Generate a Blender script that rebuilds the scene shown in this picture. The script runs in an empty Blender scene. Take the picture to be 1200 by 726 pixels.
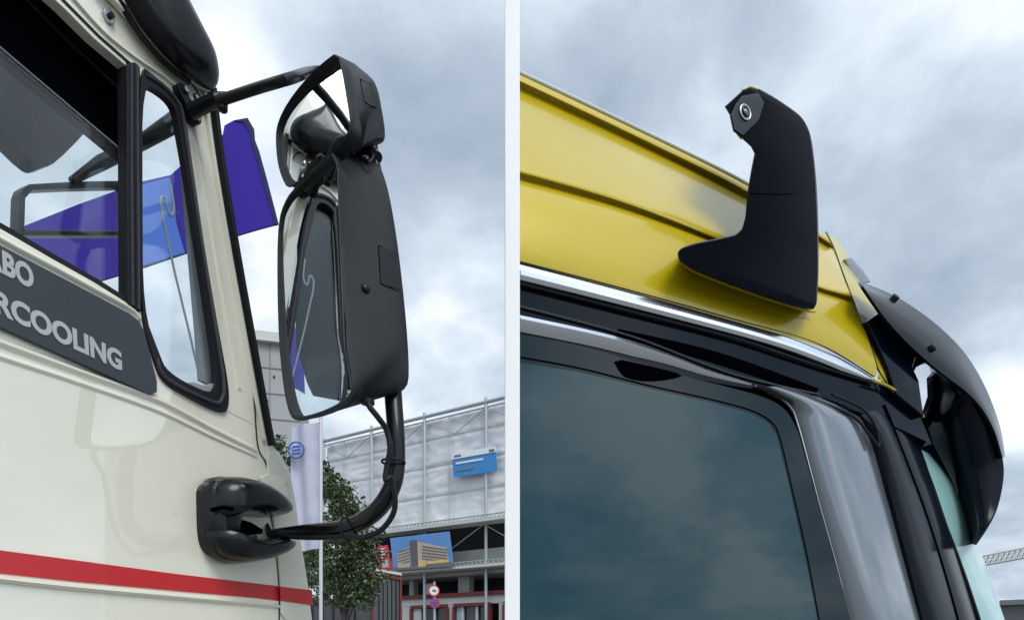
import bpy, bmesh, math, random
from mathutils import Vector, Matrix, noise
from mathutils.geometry import tessellate_polygon
R = math.radians
random.seed(7)
sc = bpy.context.scene
col = sc.collection

# ------------------------------------------------------------------ camera
F = 750.0; HX = 600.0; HY = 762.0; EYE = Vector((0, 0, 1.6))
cam = bpy.data.cameras.new('camera'); camo = bpy.data.objects.new('camera', cam); col.objects.link(camo)
camo.location = EYE; camo.rotation_euler = (R(90), 0, 0)
cam.sensor_width = 36; cam.lens = F / 1200 * 36; cam.shift_x = 0; cam.shift_y = (HY - 363) / 1200
cam.clip_start = .02; cam.clip_end = 6000
sc.camera = camo
sc.render.resolution_x = 1024; sc.render.resolution_y = 619

# ------------------------------------------------------------------ sky
w = bpy.data.worlds.new('World'); sc.world = w; w.use_nodes = True
nt = w.node_tree; nt.nodes.clear()
def N(t, kind, **kw):
    n = t.nodes.new(kind)
    for k, v in kw.items():
        if k.startswith('i_'):
            key = k[2:].replace('_', ' ')
            n.inputs[key].default_value = v
        else: setattr(n, k, v)
    return n
def L(t, a, b): t.links.new(a, b)
SUN_EL, SUN_AZ = 48, 148          # azimuth measured clockwise from +Y
out = N(nt, 'ShaderNodeOutputWorld')
sky = N(nt, 'ShaderNodeTexSky', sky_type='NISHITA', sun_disc=False, sun_elevation=R(SUN_EL), sun_rotation=R(SUN_AZ), air_density=1.2, dust_density=1.5)
bgs = N(nt, 'ShaderNodeBackground'); bgs.inputs[1].default_value = .11
L(nt, sky.outputs[0], bgs.inputs[0])
tc = N(nt, 'ShaderNodeTexCoord')
sep = N(nt, 'ShaderNodeSeparateXYZ'); L(nt, tc.outputs['Generated'], sep.inputs[0])
def M(t, op, a, b=None, c=None, clamp=False):
    n = t.nodes.new('ShaderNodeMath'); n.operation = op; n.use_clamp = clamp
    for i, v in enumerate((a, b, c)):
        if v is None: continue
        if isinstance(v, (int, float)): n.inputs[i].default_value = v
        else: t.links.new(v, n.inputs[i])
    return n.outputs[0]
zz = M(nt, 'ADD', M(nt, 'MAXIMUM', sep.outputs[2], 0.0), 0.32)
cx = M(nt, 'DIVIDE', sep.outputs[0], zz); cy = M(nt, 'DIVIDE', sep.outputs[1], zz)
cmb = N(nt, 'ShaderNodeCombineXYZ'); L(nt, cx, cmb.inputs[0]); L(nt, cy, cmb.inputs[1]); cmb.inputs[2].default_value = 3.7
def noisen(t, vec, scale, detail, rough, dist=0., off=None):
    n = N(t, 'ShaderNodeTexNoise'); n.inputs['Scale'].default_value = scale; n.inputs['Detail'].default_value = detail
    n.inputs['Roughness'].default_value = rough; n.inputs['Distortion'].default_value = dist
    if vec is not None:
        if off:
            m = N(t, 'ShaderNodeMapping'); m.inputs['Location'].default_value = off; L(t, vec, m.inputs[0]); vec = m.outputs[0]
        L(t, vec, n.inputs['Vector'])
    return n.outputs[0]
n1_ = noisen(nt, cmb.outputs[0], 2.1, 9, .55, .15)
n2_ = noisen(nt, cmb.outputs[0], 5.0, 8, .58, .2, (5, 2, 1))
n3_ = noisen(nt, cmb.outputs[0], .75, 3, .5, .2, (9, 4, 2))
def blob(px, py, rad, amp, d=None):     # a broad bright or dark bank of cloud in one direction of the sky
    d = d or Vector(((px - HX) / F, 1, (HY - py) / F)).normalized()
    vm = N(nt, 'ShaderNodeVectorMath', operation='DOT_PRODUCT'); L(nt, tc.outputs['Generated'], vm.inputs[0]); vm.inputs[1].default_value = d
    a = M(nt, 'SUBTRACT', 1.0, vm.outputs['Value'])
    e = M(nt, 'POWER', 2.718, M(nt, 'MULTIPLY', a, -1.0 / (rad * rad / 2)))
    return M(nt, 'MULTIPLY', e, amp)
v = M(nt, 'ADD', M(nt, 'MULTIPLY', n1_, .62), M(nt, 'MULTIPLY', n2_, .25))
v = M(nt, 'ADD', v, M(nt, 'MULTIPLY', n3_, .13))
for b in ((300, 330, .14, .12), (545, 330, .10, .13), (1185, 445, .06, .17), (520, 120, .14, -.07), (430, 60, .08, -.03), (740, 70, .16, -.09), (800, 160, .14, -.01), (950, 40, .15, -.04), (1110, 320, .16, -.09), (1090, 110, .16, -.05),
          (430, 500, .10, .06), (1190, 640, .07, -.05), (500, 260, .06, .03), (240, 60, .1, .07), (560, 180, .08, -.03)):
    v = M(nt, 'ADD', v, blob(*b))
rb = random.Random(21)          # unseen cloud banks added on the right for the side window to reflect
for k in range(12):
    d_ = Vector((1, rb.uniform(-.9, .1), rb.uniform(.1, .75))).normalized()
    v = M(nt, 'ADD', v, blob(0, 0, rb.uniform(.05, .11), rb.choice((-.16, -.12, .10, .14)), d_))
cr = N(nt, 'ShaderNodeValToRGB'); L(nt, v, cr.inputs[0])
cr.color_ramp.elements[0].position = .30; cr.color_ramp.elements[0].color = (.26, .32, .42, 1)
cr.color_ramp.elements[1].position = .65; cr.color_ramp.elements[1].color = (.95, .97, 1.0, 1)
e = cr.color_ramp.elements.new(.44); e.color = (.40, .48, .57, 1)
e = cr.color_ramp.elements.new(.53); e.color = (.58, .655, .745, 1)
# the veiled sun brightens the cloud behind the photographer
sd = Vector((math.sin(R(SUN_AZ)) * math.cos(R(SUN_EL)), math.cos(R(SUN_AZ)) * math.cos(R(SUN_EL)), math.sin(R(SUN_EL))))
vm = N(nt, 'ShaderNodeVectorMath', operation='DOT_PRODUCT'); L(nt, tc.outputs['Generated'], vm.inputs[0]); vm.inputs[1].default_value = sd
g = M(nt, 'MULTIPLY', M(nt, 'POWER', M(nt, 'MAXIMUM', vm.outputs['Value'], 0.0), 3.0), .9)
st = M(nt, 'ADD', g, 1.0)
bgc = N(nt, 'ShaderNodeBackground'); L(nt, cr.outputs[0], bgc.inputs[0]); L(nt, st, bgc.inputs[1])
mxs = N(nt, 'ShaderNodeMixShader')
mask = M(nt, 'MULTIPLY_ADD', n3_, 2.0, 0.1, clamp=True)
L(nt, mask, mxs.inputs[0]); L(nt, bgs.outputs[0], mxs.inputs[1]); L(nt, bgc.outputs[0], mxs.inputs[2]); L(nt, mxs.outputs[0], out.inputs[0])

sl = bpy.data.lights.new('sun', 'SUN'); so = bpy.data.objects.new('sun', sl); col.objects.link(so)
sl.energy = 1.5; sl.angle = R(28); sl.color = (1, .965, .92)
so.rotation_euler = (-sd).to_track_quat('-Z', 'Y').to_euler(); so.location = (3, -3, 8)
sc.view_settings.view_transform = 'Standard'; sc.view_settings.look = 'None'
sc.view_settings.exposure = 0.38; sc.view_settings.gamma = 1
sc.render.engine = 'CYCLES'
sc.cycles.caustics_reflective = False; sc.cycles.max_bounces = 10; sc.cycles.transparent_max_bounces = 16

# ------------------------------------------------------------------ materials
def mat(name, c, rough=.5, metal=0, coat=0, coat_ior=1.5, ior=1.5, spec=.5, var=.0, vscale=8, bump=0, bscale=60, rvar=0, tex='OBJECT', coat_rough=.03, stretch=None):
    m = bpy.data.materials.new(name); m.use_nodes = True; t = m.node_tree
    p = t.nodes['Principled BSDF']
    p.inputs['Base Color'].default_value = (*c, 1); p.inputs['Roughness'].default_value = rough
    p.inputs['Metallic'].default_value = metal; p.inputs['Coat Weight'].default_value = coat
    p.inputs['Coat Roughness'].default_value = coat_rough; p.inputs['Coat IOR'].default_value = coat_ior; p.inputs['IOR'].default_value = ior; p.inputs['Specular IOR Level'].default_value = spec
    g = N(t, 'ShaderNodeNewGeometry'); vec = g.outputs['Position']
    if stretch:
        mp = N(t, 'ShaderNodeMapping'); mp.inputs['Scale'].default_value = stretch; L(t, vec, mp.inputs[0]); vec = mp.outputs[0]
    if var:
        a = noisen(t, vec, vscale, 6, .65)
        k = M(t, 'MULTIPLY_ADD', a, 2 * var, 1 - var)
        vmn = N(t, 'ShaderNodeVectorMath', operation='SCALE'); vmn.inputs[0].default_value = c; L(t, k, vmn.inputs['Scale'])
        L(t, vmn.outputs[0], p.inputs['Base Color'])
    if rvar:
        a = noisen(t, vec, vscale * 1.7, 5, .6)
        L(t, M(t, 'MULTIPLY_ADD', a, rvar * 2, rough - rvar, clamp=True), p.inputs['Roughness'])
    if bump:
        a = noisen(t, vec, bscale, 4, .6)
        b = N(t, 'ShaderNodeBump'); b.inputs['Strength'].default_value = bump; b.inputs['Distance'].default_value = .002
        L(t, a, b.inputs['Height']); L(t, b.outputs[0], p.inputs['Normal'])
    return m
def glass_mat(name, tint=(1, 1, 1), ior=1.5, base=None, rough=0.0, boost=1.0, dirt=.008):
    m = bpy.data.materials.new(name); m.use_nodes = True; t = m.node_tree; t.nodes.clear()
    o = N(t, 'ShaderNodeOutputMaterial'); tr = N(t, 'ShaderNodeBsdfTransparent'); tr.inputs[0].default_value = (*tint, 1)
    gl = N(t, 'ShaderNodeBsdfGlossy'); gl.inputs['Roughness'].default_value = rough
    fr = N(t, 'ShaderNodeFresnel'); bf = N(t, 'ShaderNodeNewGeometry'); L(t, M(t, 'MULTIPLY_ADD', bf.outputs['Backfacing'], 1 / ior - ior, ior), fr.inputs[0])
    mx = N(t, 'ShaderNodeMixShader'); L(t, M(t, 'MULTIPLY', fr.outputs[0], boost, clamp=True), mx.inputs[0]); L(t, tr.outputs[0], mx.inputs[1]); L(t, gl.outputs[0], mx.inputs[2])
    df = N(t, 'ShaderNodeBsdfDiffuse'); df.inputs[0].default_value = (.6, .6, .58, 1)
    g = N(t, 'ShaderNodeNewGeometry'); nn = noisen(t, g.outputs['Position'], 14, 8, .7)
    m2 = N(t, 'ShaderNodeMixShader'); L(t, M(t, 'MULTIPLY', M(t, 'POWER', nn, 3.0), dirt * 6), m2.inputs[0]); L(t, mx.outputs[0], m2.inputs[1]); L(t, df.outputs[0], m2.inputs[2])
    L(t, m2.outputs[0], o.inputs[0]); return m

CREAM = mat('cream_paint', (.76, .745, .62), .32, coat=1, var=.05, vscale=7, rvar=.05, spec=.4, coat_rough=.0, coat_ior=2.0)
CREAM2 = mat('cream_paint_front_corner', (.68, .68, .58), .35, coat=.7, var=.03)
RED = mat('red_stripe_paint', (.50, .012, .016), .4, coat=.3, var=.06, vscale=10)
RUB = mat('black_rubber', (.010, .011, .014), .5, var=.25, vscale=30, bump=.25, bscale=200, spec=.22)
RUBG = mat('worn_grey_rubber', (.04, .042, .05), .42, var=.3, vscale=40, spec=.3)
BLK = mat('satin_black_metal', (.006, .007, .010), .34, var=.2, vscale=30, rvar=.06, spec=.25)
BLKG = mat('gloss_black_plastic', (.005, .006, .008), .24, coat=.12, var=.2, vscale=25, rvar=.05, spec=.28)
HOUS = mat('textured_black_plastic', (.017, .020, .024), .5, var=.2, vscale=10, bump=.5, bscale=700, spec=.22)
HOUS2 = mat('smooth_dark_plastic', (.008, .010, .013), .4, var=.2, vscale=20, spec=.2)
MIRR = mat('mirror_silver', (.86, .90, .90), .012, metal=1)
STEEL = mat('steel', (.45, .46, .47), .3, metal=1, var=.2, vscale=60)
CHROME = mat('brushed_aluminium_trim', (.78, .82, .88), .22, metal=1, var=.05, vscale=20)
SLATE = mat('slate_grey_vinyl', (.028, .036, .044), .42, var=.1, vscale=30)
SILV = mat('silver_lettering', (.42, .43, .44), .5, var=.05)
GLASS = glass_mat('cab_glass', (.90, .93, .93), 1.5, boost=.9)
GLASSQ = glass_mat('quarter_glass', (.93, .96, .97), 1.5, boost=1.2)
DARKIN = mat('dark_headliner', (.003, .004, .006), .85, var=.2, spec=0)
PURP = mat('purple_flag_cloth', (.048, .028, .30), .85, var=.02, vscale=3, spec=.1)
PURPB = mat('blue_flag_print', (.10, .20, .62), .85, spec=.1)
YEL = mat('yellow_metallic_paint', (.48, .365, .002), .33, metal=.1, coat=.5, var=.03, vscale=6, rvar=.03, spec=.35)
NAVY = mat('black_gloss_camera_cover', (.0008, .001, .004), .3, var=.2, vscale=20, bump=.05, bscale=500, spec=.5, ior=1.08)
EDG = mat('blue_black_rim_highlight', (.002, .006, .014), .3, spec=.55)
LENSP = mat('camera_face_plate', (.006, .012, .022), .4, spec=.25)
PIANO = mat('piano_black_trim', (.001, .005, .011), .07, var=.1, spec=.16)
PIANO2 = mat('satin_black_pillar', (.005, .008, .014), .2, var=.1, spec=.22)
TINT = mat('dark_tinted_window', (.002, .034, .046), .02, spec=.50, var=.25, vscale=2.2)  # colour varied to stand in for mottled cloud reflections
TINT2 = mat('dark_window_border', (.001, .012, .018), .05, spec=.3)
DEFL = mat('smoked_wind_deflector', (.18, .21, .24), .18, metal=.5, coat=1, var=.1, vscale=5, stretch=(3, 3, .6))
VISOR = mat('smoked_visor', (.002, .004, .010), .22, var=.2, spec=.5, ior=1.25)
VISORO = mat('matt_visor_outer_face', (.004, .006, .010), .14, coat=.0, spec=.5, ior=1.14, var=.2, vscale=10)
TEAL = mat('green_windscreen', (.27, .47, .46), .05, spec=.8, coat=.4, var=.12, vscale=3)
WHITE = mat('white_divider_paint', (.86, .87, .87), .6, var=.01)

# ------------------------------------------------------------------ helpers
def ray(px, py): return Vector(((px - HX) / F, 1, (HY - py) / F))
def onplane(n, D, px, py):
    r = ray(px, py); t = D / (n.x * r.x + n.y * r.y); return EYE + r * t
N1 = Vector((-.928, .371, 0)).normalized(); D1v = Vector((.371, .928, 0)).normalized()
N2 = Vector((-.459, .888, 0)).normalized(); D2v = Vector((.888, .459, 0)).normalized()
DD2 = 1.1
def P1(px, py, off=0): return onplane(N1, 1 + off, px, py)
def P2(px, py, off=0): return onplane(N2, DD2 + off, px, py)
def S1(s, z, off=0): p = N1 * (1 + off) + D1v * s; p.z = z; return p
def S2(s, z, off=0): p = N2 * (DD2 + off) + D2v * s; p.z = z; return p
def PT(px, py, t): return EYE + ray(px, py) * t

def tag(o, label=None, cat=None, group=None, kind=None):
    if label: o['label'] = label
    if cat: o['category'] = cat
    if group: o['group'] = group
    if kind: o['kind'] = kind
    return o
def thing(name, loc, label, cat, group=None):
    o = bpy.data.objects.new(name, None); col.objects.link(o); o.location = loc; o.empty_display_size = .2
    return tag(o, label, cat, group)
def world_loc(p):
    l = Vector((0, 0, 0))
    while p is not None: l += p.location; p = p.parent
    return l
def link(name, bm, m, parent=None, smooth=True, bevel=0, bseg=2, angle=35, subs=0, label=None):
    bmesh.ops.remove_doubles(bm, verts=bm.verts, dist=1e-6)
    bmesh.ops.recalc_face_normals(bm, faces=bm.faces)
    if parent is not None:
        off = world_loc(parent)
        if off.length: bmesh.ops.translate(bm, vec=-off, verts=bm.verts)
    me = bpy.data.meshes.new(name); bm.to_mesh(me); bm.free()
    if isinstance(m, (list, tuple)):
        for k in m: me.materials.append(k)
    else: me.materials.append(m)
    o = bpy.data.objects.new(name, me); col.objects.link(o)
    if parent is not None: o.parent = parent
    if smooth:
        for p in me.polygons: p.use_smooth = True
        try: me.set_sharp_from_angle(angle=R(angle))
        except Exception: pass
    if bevel:
        b = o.modifiers.new('bevel', 'BEVEL'); b.width = bevel; b.segments = bseg; b.limit_method = 'ANGLE'; b.angle_limit = R(32); b.use_clamp_overlap = True
        b.harden_normals = False
        wn = o.modifiers.new('wn', 'WEIGHTED_NORMAL'); wn.keep_sharp = False
        for p in me.polygons: p.use_smooth = True
        for e_ in me.edges: e_.use_edge_sharp = False
    if subs:
        s_ = o.modifiers.new('sub', 'SUBSURF'); s_.levels = subs; s_.render_levels = subs
    if label: o['label'] = label
    return o
def chaikin(pts, it=2, closed=True):
    for _ in range(it):
        q = []; n = len(pts)
        rng = range(n) if closed else range(n - 1)
        if not closed: q.append(pts[0])
        for i in rng:
            a, b = pts[i], pts[(i + 1) % n]
            q.append(tuple(a[k] * .75 + b[k] * .25 for k in range(len(a)))); q.append(tuple(a[k] * .25 + b[k] * .75 for k in range(len(a))))
        if not closed: q.append(pts[-1])
        pts = q
    return pts
def cat(pts, n=8, closed=False):
    P = [Vector(p) for p in pts]; res = []; m = len(P)
    segs = m if closed else m - 1
    for i in range(segs):
        if closed: p0, p1, p2, p3 = P[(i - 1) % m], P[i], P[(i + 1) % m], P[(i + 2) % m]
        else: p0, p1, p2, p3 = P[max(i - 1, 0)], P[i], P[i + 1], P[min(i + 2, m - 1)]
        for k in range(n):
            t = k / n
            res.append(.5 * ((2 * p1) + (-p0 + p2) * t + (2 * p0 - 5 * p1 + 4 * p2 - p3) * t * t + (-p0 + 3 * p1 - 3 * p2 + p3) * t ** 3))
    if not closed: res.append(P[-1])
    return res
def slab_bm(loops, nrm, th, bm=None):
    """flat plate from 3-D loops (first outer, others holes), front at the loops, thickness th along nrm"""
    bm = bm or bmesh.new()
    flat = [Vector(p) for l in loops for p in l]
    tris = tessellate_polygon([[Vector(p) for p in l] for l in loops])
    d = Vector(nrm) * th
    a = [bm.verts.new(p) for p in flat]; b = [bm.verts.new(p + d) for p in flat]
    for t in tris:
        try:
            bm.faces.new([a[i] for i in t]); bm.faces.new([b[i] for i in reversed(t)])
        except ValueError: pass
    k = 0
    for l in loops:
        n = len(l)
        for i in range(n):
            j = (i + 1) % n
            bm.faces.new((a[k + i], a[k + j], b[k + j], b[k + i]))
        k += n
    return bm
def slab(name, loops, nrm, th, m, parent, bevel=0, **kw):
    return link(name, slab_bm(loops, nrm, th), m, parent, bevel=bevel, **kw)
def frames(pts, closed, up):
    n = len(pts); out_ = []
    for i in range(n):
        a = pts[(i - 1) % n] if (closed or i > 0) else pts[i]; b = pts[(i + 1) % n] if (closed or i < n - 1) else pts[i]
        t = (b - a).normalized()
        if up is not None:
            s = t.cross(up)
            s = s.normalized() if s.length > 1e-5 else Vector((1, 0, 0))
            u = s.cross(t).normalized()
        else:
            if i == 0:
                ref = Vector((0, 0, 1)) if abs(t.z) < .9 else Vector((1, 0, 0))
                s = t.cross(ref).normalized(); u = s.cross(t).normalized()
            else:
                s0 = out_[-1][1]; u = s0.cross(t) * -1; u = t.cross(s0) * -1
                u = (s0.cross(t)).normalized(); s = t.cross(u).normalized()
        out_.append((t, s, u))
    return out_
def sweep_bm(pts, prof, up=None, closed=False, scale=None, bm=None):
    """prof: list of (side, up) offsets or radius"""
    bm = bm or bmesh.new(); pts = [Vector(p) for p in pts]
    fr = frames(pts, closed, up); rings = []
    for i, (p, (t, s, u)) in enumerate(zip(pts, fr)):
        k = scale[i] if scale else 1
        rings.append([bm.verts.new(p + s * a * k + u * b * k) for a, b in prof])
    n = len(prof); m = len(rings)
    for i in range(m if closed else m - 1):
        r0, r1 = rings[i], rings[(i + 1) % m]
        for j in range(n):
            bm.faces.new((r0[j], r0[(j + 1) % n], r1[(j + 1) % n], r1[j]))
    if not closed:
        bm.faces.new(rings[0]); bm.faces.new(list(reversed(rings[-1])))
    return bm
def circ(r, n=14, ry=None): ry = ry or r; return [(r * math.cos(2 * math.pi * i / n), ry * math.sin(2 * math.pi * i / n)) for i in range(n)]
def tube(name, pts, r, m, parent=None, scale=None, closed=False, n=14, **kw):
    return link(name, sweep_bm(pts, circ(r, n), None, closed, scale), m, parent, **kw)
def strip(name, pts, wd, ht, up, m, parent, closed=False, **kw):
    c = min(wd, ht) * .3; a = wd / 2; b = ht / 2
    prof = [(-a, -b), (a, -b), (a, b - c), (a - c, b), (-a + c, b), (-a, b - c)]
    return link(name, sweep_bm(pts, prof, up, closed), m, parent, **kw)
def resample(loop, n):
    P = [Vector(p) for p in loop]; m = len(P); ds = [0]
    for i in range(m): ds.append(ds[-1] + (P[(i + 1) % m] - P[i]).length)
    T = ds[-1]; res = []; j = 0
    for k in range(n):
        d = T * k / n
        while ds[j + 1] < d: j += 1
        f = (d - ds[j]) / max(ds[j + 1] - ds[j], 1e-9); res.append(P[j].lerp(P[(j + 1) % m], f))
    return res
def loft_bm(loops, cap0=True, cap1=True, bm=None):
    bm = bm or bmesh.new(); rr = [[bm.verts.new(p) for p in l] for l in loops]; n = len(loops[0])
    for i in range(len(rr) - 1):
        for j in range(n): bm.faces.new((rr[i][j], rr[i][(j + 1) % n], rr[i + 1][(j + 1) % n], rr[i + 1][j]))
    if cap0: bm.faces.new(rr[0])
    if cap1: bm.faces.new(list(reversed(rr[-1])))
    return bm
def grid_bm(rows, th=None, nrm=None, bm=None):
    """surface through rows of 3-D points; with thickness th along nrm"""
    bm = bm or bmesh.new()
    A = [[bm.verts.new(p) for p in r] for r in rows]; h = len(A); k = len(A[0])
    for i in range(h - 1):
        for j in range(k - 1): bm.faces.new((A[i][j], A[i][j + 1], A[i + 1][j + 1], A[i + 1][j]))
    if th:
        d = Vector(nrm) * th
        B = [[bm.verts.new(Vector(p) + d) for p in r] for r in rows]
        for i in range(h - 1):
            for j in range(k - 1): bm.faces.new((B[i + 1][j], B[i + 1][j + 1], B[i][j + 1], B[i][j]))
        per = [(0, j) for j in range(k)] + [(i, k - 1) for i in range(1, h)] + [(h - 1, j) for j in range(k - 2, -1, -1)] + [(i, 0) for i in range(h - 2, 0, -1)]
        for q in range(len(per)):
            a, b = per[q], per[(q + 1) % len(per)]
            bm.faces.new((A[a[0]][a[1]], A[b[0]][b[1]], B[b[0]][b[1]], B[a[0]][a[1]]))
    return bm
def box_bm(c, ax, ay, az, hx, hy, hz, bm=None):
    bm = bm or bmesh.new(); vs = []
    for i in (-1, 1):
        for j in (-1, 1):
            for k in (-1, 1): vs.append(bm.verts.new(Vector(c) + Vector(ax) * hx * i + Vector(ay) * hy * j + Vector(az) * hz * k))
    for f in ((0, 1, 3, 2), (4, 6, 7, 5), (0, 4, 5, 1), (2, 3, 7, 6), (0, 2, 6, 4), (1, 5, 7, 3)): bm.faces.new([vs[q] for q in f])
    return bm
def disc_bm(c, axis, r, h, n=20, bm=None, dome=0):
    bm = bm or bmesh.new(); axis = Vector(axis).normalized()
    ref = Vector((0, 0, 1)) if abs(axis.z) < .9 else Vector((1, 0, 0)); u = axis.cross(ref).normalized(); v_ = axis.cross(u)
    prof = [(r, 0), (r, h)] + ([(r * math.cos(a), h + dome * math.sin(a)) for a in (.4, .8, 1.2)] if dome else [])
    loops = [[Vector(c) + axis * hh + u * rr * math.cos(2 * math.pi * i / n) + v_ * rr * math.sin(2 * math.pi * i / n) for i in range(n)] for rr, hh in prof]
    return loft_bm(loops, bm=bm)
def ring_bm(c, axis, r, rt, n=28, m=8, bm=None):
    bm = bm or bmesh.new(); axis = Vector(axis).normalized()
    ref = Vector((0, 0, 1)) if abs(axis.z) < .9 else Vector((1, 0, 0)); u = axis.cross(ref).normalized(); v_ = axis.cross(u)
    pts = [Vector(c) + u * r * math.cos(2 * math.pi * i / n) + v_ * r * math.sin(2 * math.pi * i / n) for i in range(n)]
    return sweep_bm(pts, circ(rt, m), axis, True, bm=bm)
Z = Vector((0, 0, 1))
def text(name, s, m, parent, origin, xdir, zdir, size, ext=.0006, off=.0, sx=1.0, align='LEFT', spacing=1.0):
    cu = bpy.data.curves.new(name, 'FONT'); cu.body = s; cu.size = size; cu.extrude = ext; cu.offset = off; cu.align_x = align; cu.space_character = spacing
    cu.resolution_u = 6
    tmp = bpy.data.objects.new('tmp', cu); col.objects.link(tmp)
    dg = bpy.context.evaluated_depsgraph_get(); dg.update()
    me = bpy.data.meshes.new_from_object(tmp.evaluated_get(dg)); bpy.data.objects.remove(tmp)
    xd = Vector(xdir); zd = Vector(zdir); nd = xd.cross(zd).normalized()
    o0 = Vector(origin) - (world_loc(parent) if parent else Vector((0, 0, 0)))
    for v_ in me.vertices:
        v_.co = o0 + xd * v_.co.x * sx + zd * v_.co.y + nd * v_.co.z
    me.materials.clear(); me.materials.append(m)
    o = bpy.data.objects.new(name, me); col.objects.link(o)
    if parent: o.parent = parent
    return o

# ================================================================== GROUND
GR = mat('paving', (.17, .17, .165), .8, var=.25, vscale=.6, bump=.4, bscale=20)
bm = bmesh.new(); bmesh.ops.create_grid(bm, x_segments=8, y_segments=8, size=2500)
g_ = link('ground', bm, GR, smooth=False); tag(g_, kind='structure')

# ================================================================== DIVIDER added in place of the white gutter between the two views
bm = box_bm((0.0005, 3.1, 1.9), (1, 0, 0), (0, 1, 0), Z, .0142, 1.9, 1.9)
o = link('gutter_divider', bm, WHITE, bevel=.002); tag(o, 'tall thin white divider added as the gutter between the two truck views', 'wall')

# ================================================================== CREAM TRUCK
T1 = thing('vintage_truck', (S1(.2, 0, 1.1).x, S1(.2, 0, 1.1).y, 0), 'cream vintage truck cab with red stripe and big black door mirrors', 'truck')
door_win = [(-150, 165), (-150, -110), (0, -70), (68, 3), (110, 45), (137, 69), (143, 78), (143, 349), (110, 330), (7, 271), (-60, 234)]
dw = [P1(*p) for p in door_win]
# extend the door window to the rear along the truck side
zb = P1(7, 271).z; zt = P1(137, 69).z
dw = [S1(-.15, zb), S1(-.20, zb + .06), S1(-.20, zt - .05), S1(-.15, zt), P1(68, 3), P1(110, 45), P1(143, 73), P1(149, 78), P1(150, 355), P1(110, 330), P1(60, 302), P1(7, 271)]
q_out = chaikin([(164, 76), (180, 88), (205, 112), (215, 140), (227, 210), (240, 290), (256, 385), (269, 455), (268, 478), (262, 485), (230, 470), (192, 448), (182, 425), (166, 372), (163, 230)], 2)
qo = [P1(*p) for p in q_out]
front = [(245, 107), (252, 160), (262, 225), (277, 312), (294, 405), (313, 505), (318, 520), (330, 533), (340, 552), (347, 590), (354, 640), (362, 690), (366, 726), (369, 760)]
bl = [P1(*p) for p in front]
sF = bl[-1].dot(D1v)
outer = [S1(-.95, 2.676), S1(-.95, .55)] + [S1(-.45, .55), S1(-.38, .9), S1(-.1, 1.08), S1(.18, .9), S1(.25, .55)] + [S1(sF, .55)] + bl[::-1]
slab('cab_side', [outer, dw, qo], N1, .02, CREAM, T1, bevel=.006, bseg=3)
# upper door frame and pillar steps -------------------------------------------------
def pl(pts, off=0, n=6, closed=False): return cat([P1(x, y, off) for x, y in pts], n, closed)
strip('drip_rail', pl([(40, -95), (100, -33), (137, 5), (170, 40), (212, 82), (243, 105)], -.008), .010, .014, N1, CREAM, T1)
strip('drip_seal', pl([(44, -95), (103, -33), (141, 5), (174, 40), (216, 84), (246, 108)], -.004), .005, .012, N1, RUB, T1)
strip('door_frame_crease', pl([(55, -40), (90, 2), (125, 40), (163, 70), (195, 92), (216, 115), (228, 150), (240, 210), (256, 310), (274, 410), (281, 455)], -.002), .004, .006, N1, CREAM, T1)
strip('door_gap', pl([(186, 60), (222, 95), (238, 125), (247, 175), (262, 260), (278, 350), (296, 455), (302, 522), (312, 545), (316, 590), (323, 640), (327, 688), (327, 724), (325, 800)], -.0005), .0022, .003, N1, RUB, T1)
# windscreen seal along the front pillar
strip('windscreen_seal', pl([(246, 104), (252, 160), (262, 225), (277, 312), (294, 405), (311, 497), (316, 522)], .000), .010, .026, N1, RUB, T1)
strip('pillar_edge', pl([(240, 110), (246, 160), (256, 225), (271, 312), (288, 405), (305, 497), (309, 515)], -.003), .006, .008, N1, CREAM, T1)
# front corner panel below the pillar
cp = chaikin([(314, 524), (329, 537), (338, 553), (345, 592), (352, 640), (362, 692), (366, 735), (330, 728), (330, 690), (325, 640), (318, 590), (314, 548)], 1)
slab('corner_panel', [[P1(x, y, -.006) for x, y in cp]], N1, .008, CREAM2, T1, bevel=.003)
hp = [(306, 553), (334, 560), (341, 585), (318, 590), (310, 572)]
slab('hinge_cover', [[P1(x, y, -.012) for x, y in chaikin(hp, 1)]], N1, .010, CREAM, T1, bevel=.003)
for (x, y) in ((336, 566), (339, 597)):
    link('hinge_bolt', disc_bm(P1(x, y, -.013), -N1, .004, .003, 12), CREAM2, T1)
# body creases
def ridge(name, pts, wd, ht, m=CREAM, off=0):
    P = pl(pts, off, 8); prof = []
    for k in range(9):
        a = -1 + k / 4; prof.append((a * wd / 2, ht * (math.cos(a * math.pi) + 1) / 2))
    prof += [(wd / 2, -.002), (-wd / 2, -.002)]
    return link(name, sweep_bm(P, prof, -N1), m, T1, angle=60)
ridge('door_crease', [(-70, 375), (7, 404), (95, 436), (185, 469), (250, 503), (300, 528)], .016, .006)
ridge('door_crease', [(-70, 395), (7, 420), (95, 449), (185, 481), (250, 512), (300, 534)], .012, .004)
ridge('window_sill_moulding', [(-60, 246), (7, 284), (60, 312), (110, 339), (152, 362), (163, 373)], .014, .006)
# red stripe, ledge and recessed lower door
st_t = [(-60, 636), (7, 645), (90, 656), (200, 671), (300, 683), (365, 690.5)]
st_b = [(-60, 664), (7, 672), (90, 681), (200, 691), (300, 700), (366, 708)]
slab('red_stripe', [[P1(x, y, -.0016) for x, y in st_t] + [P1(x, y, -.0016) for x, y in st_b[::-1]]], N1, .0014, RED, T1)
slab('red_stripe', [[P1(328, 686.5, -.0082), P1(365.5, 691, -.0082), P1(367, 708.5, -.0082), P1(329, 703, -.0082)]], N1, .0014, RED, T1)
ridge('lower_ledge', [(-60, 671), (7, 679), (90, 688), (200, 698), (300, 707), (326, 710)], .012, .008)
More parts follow.
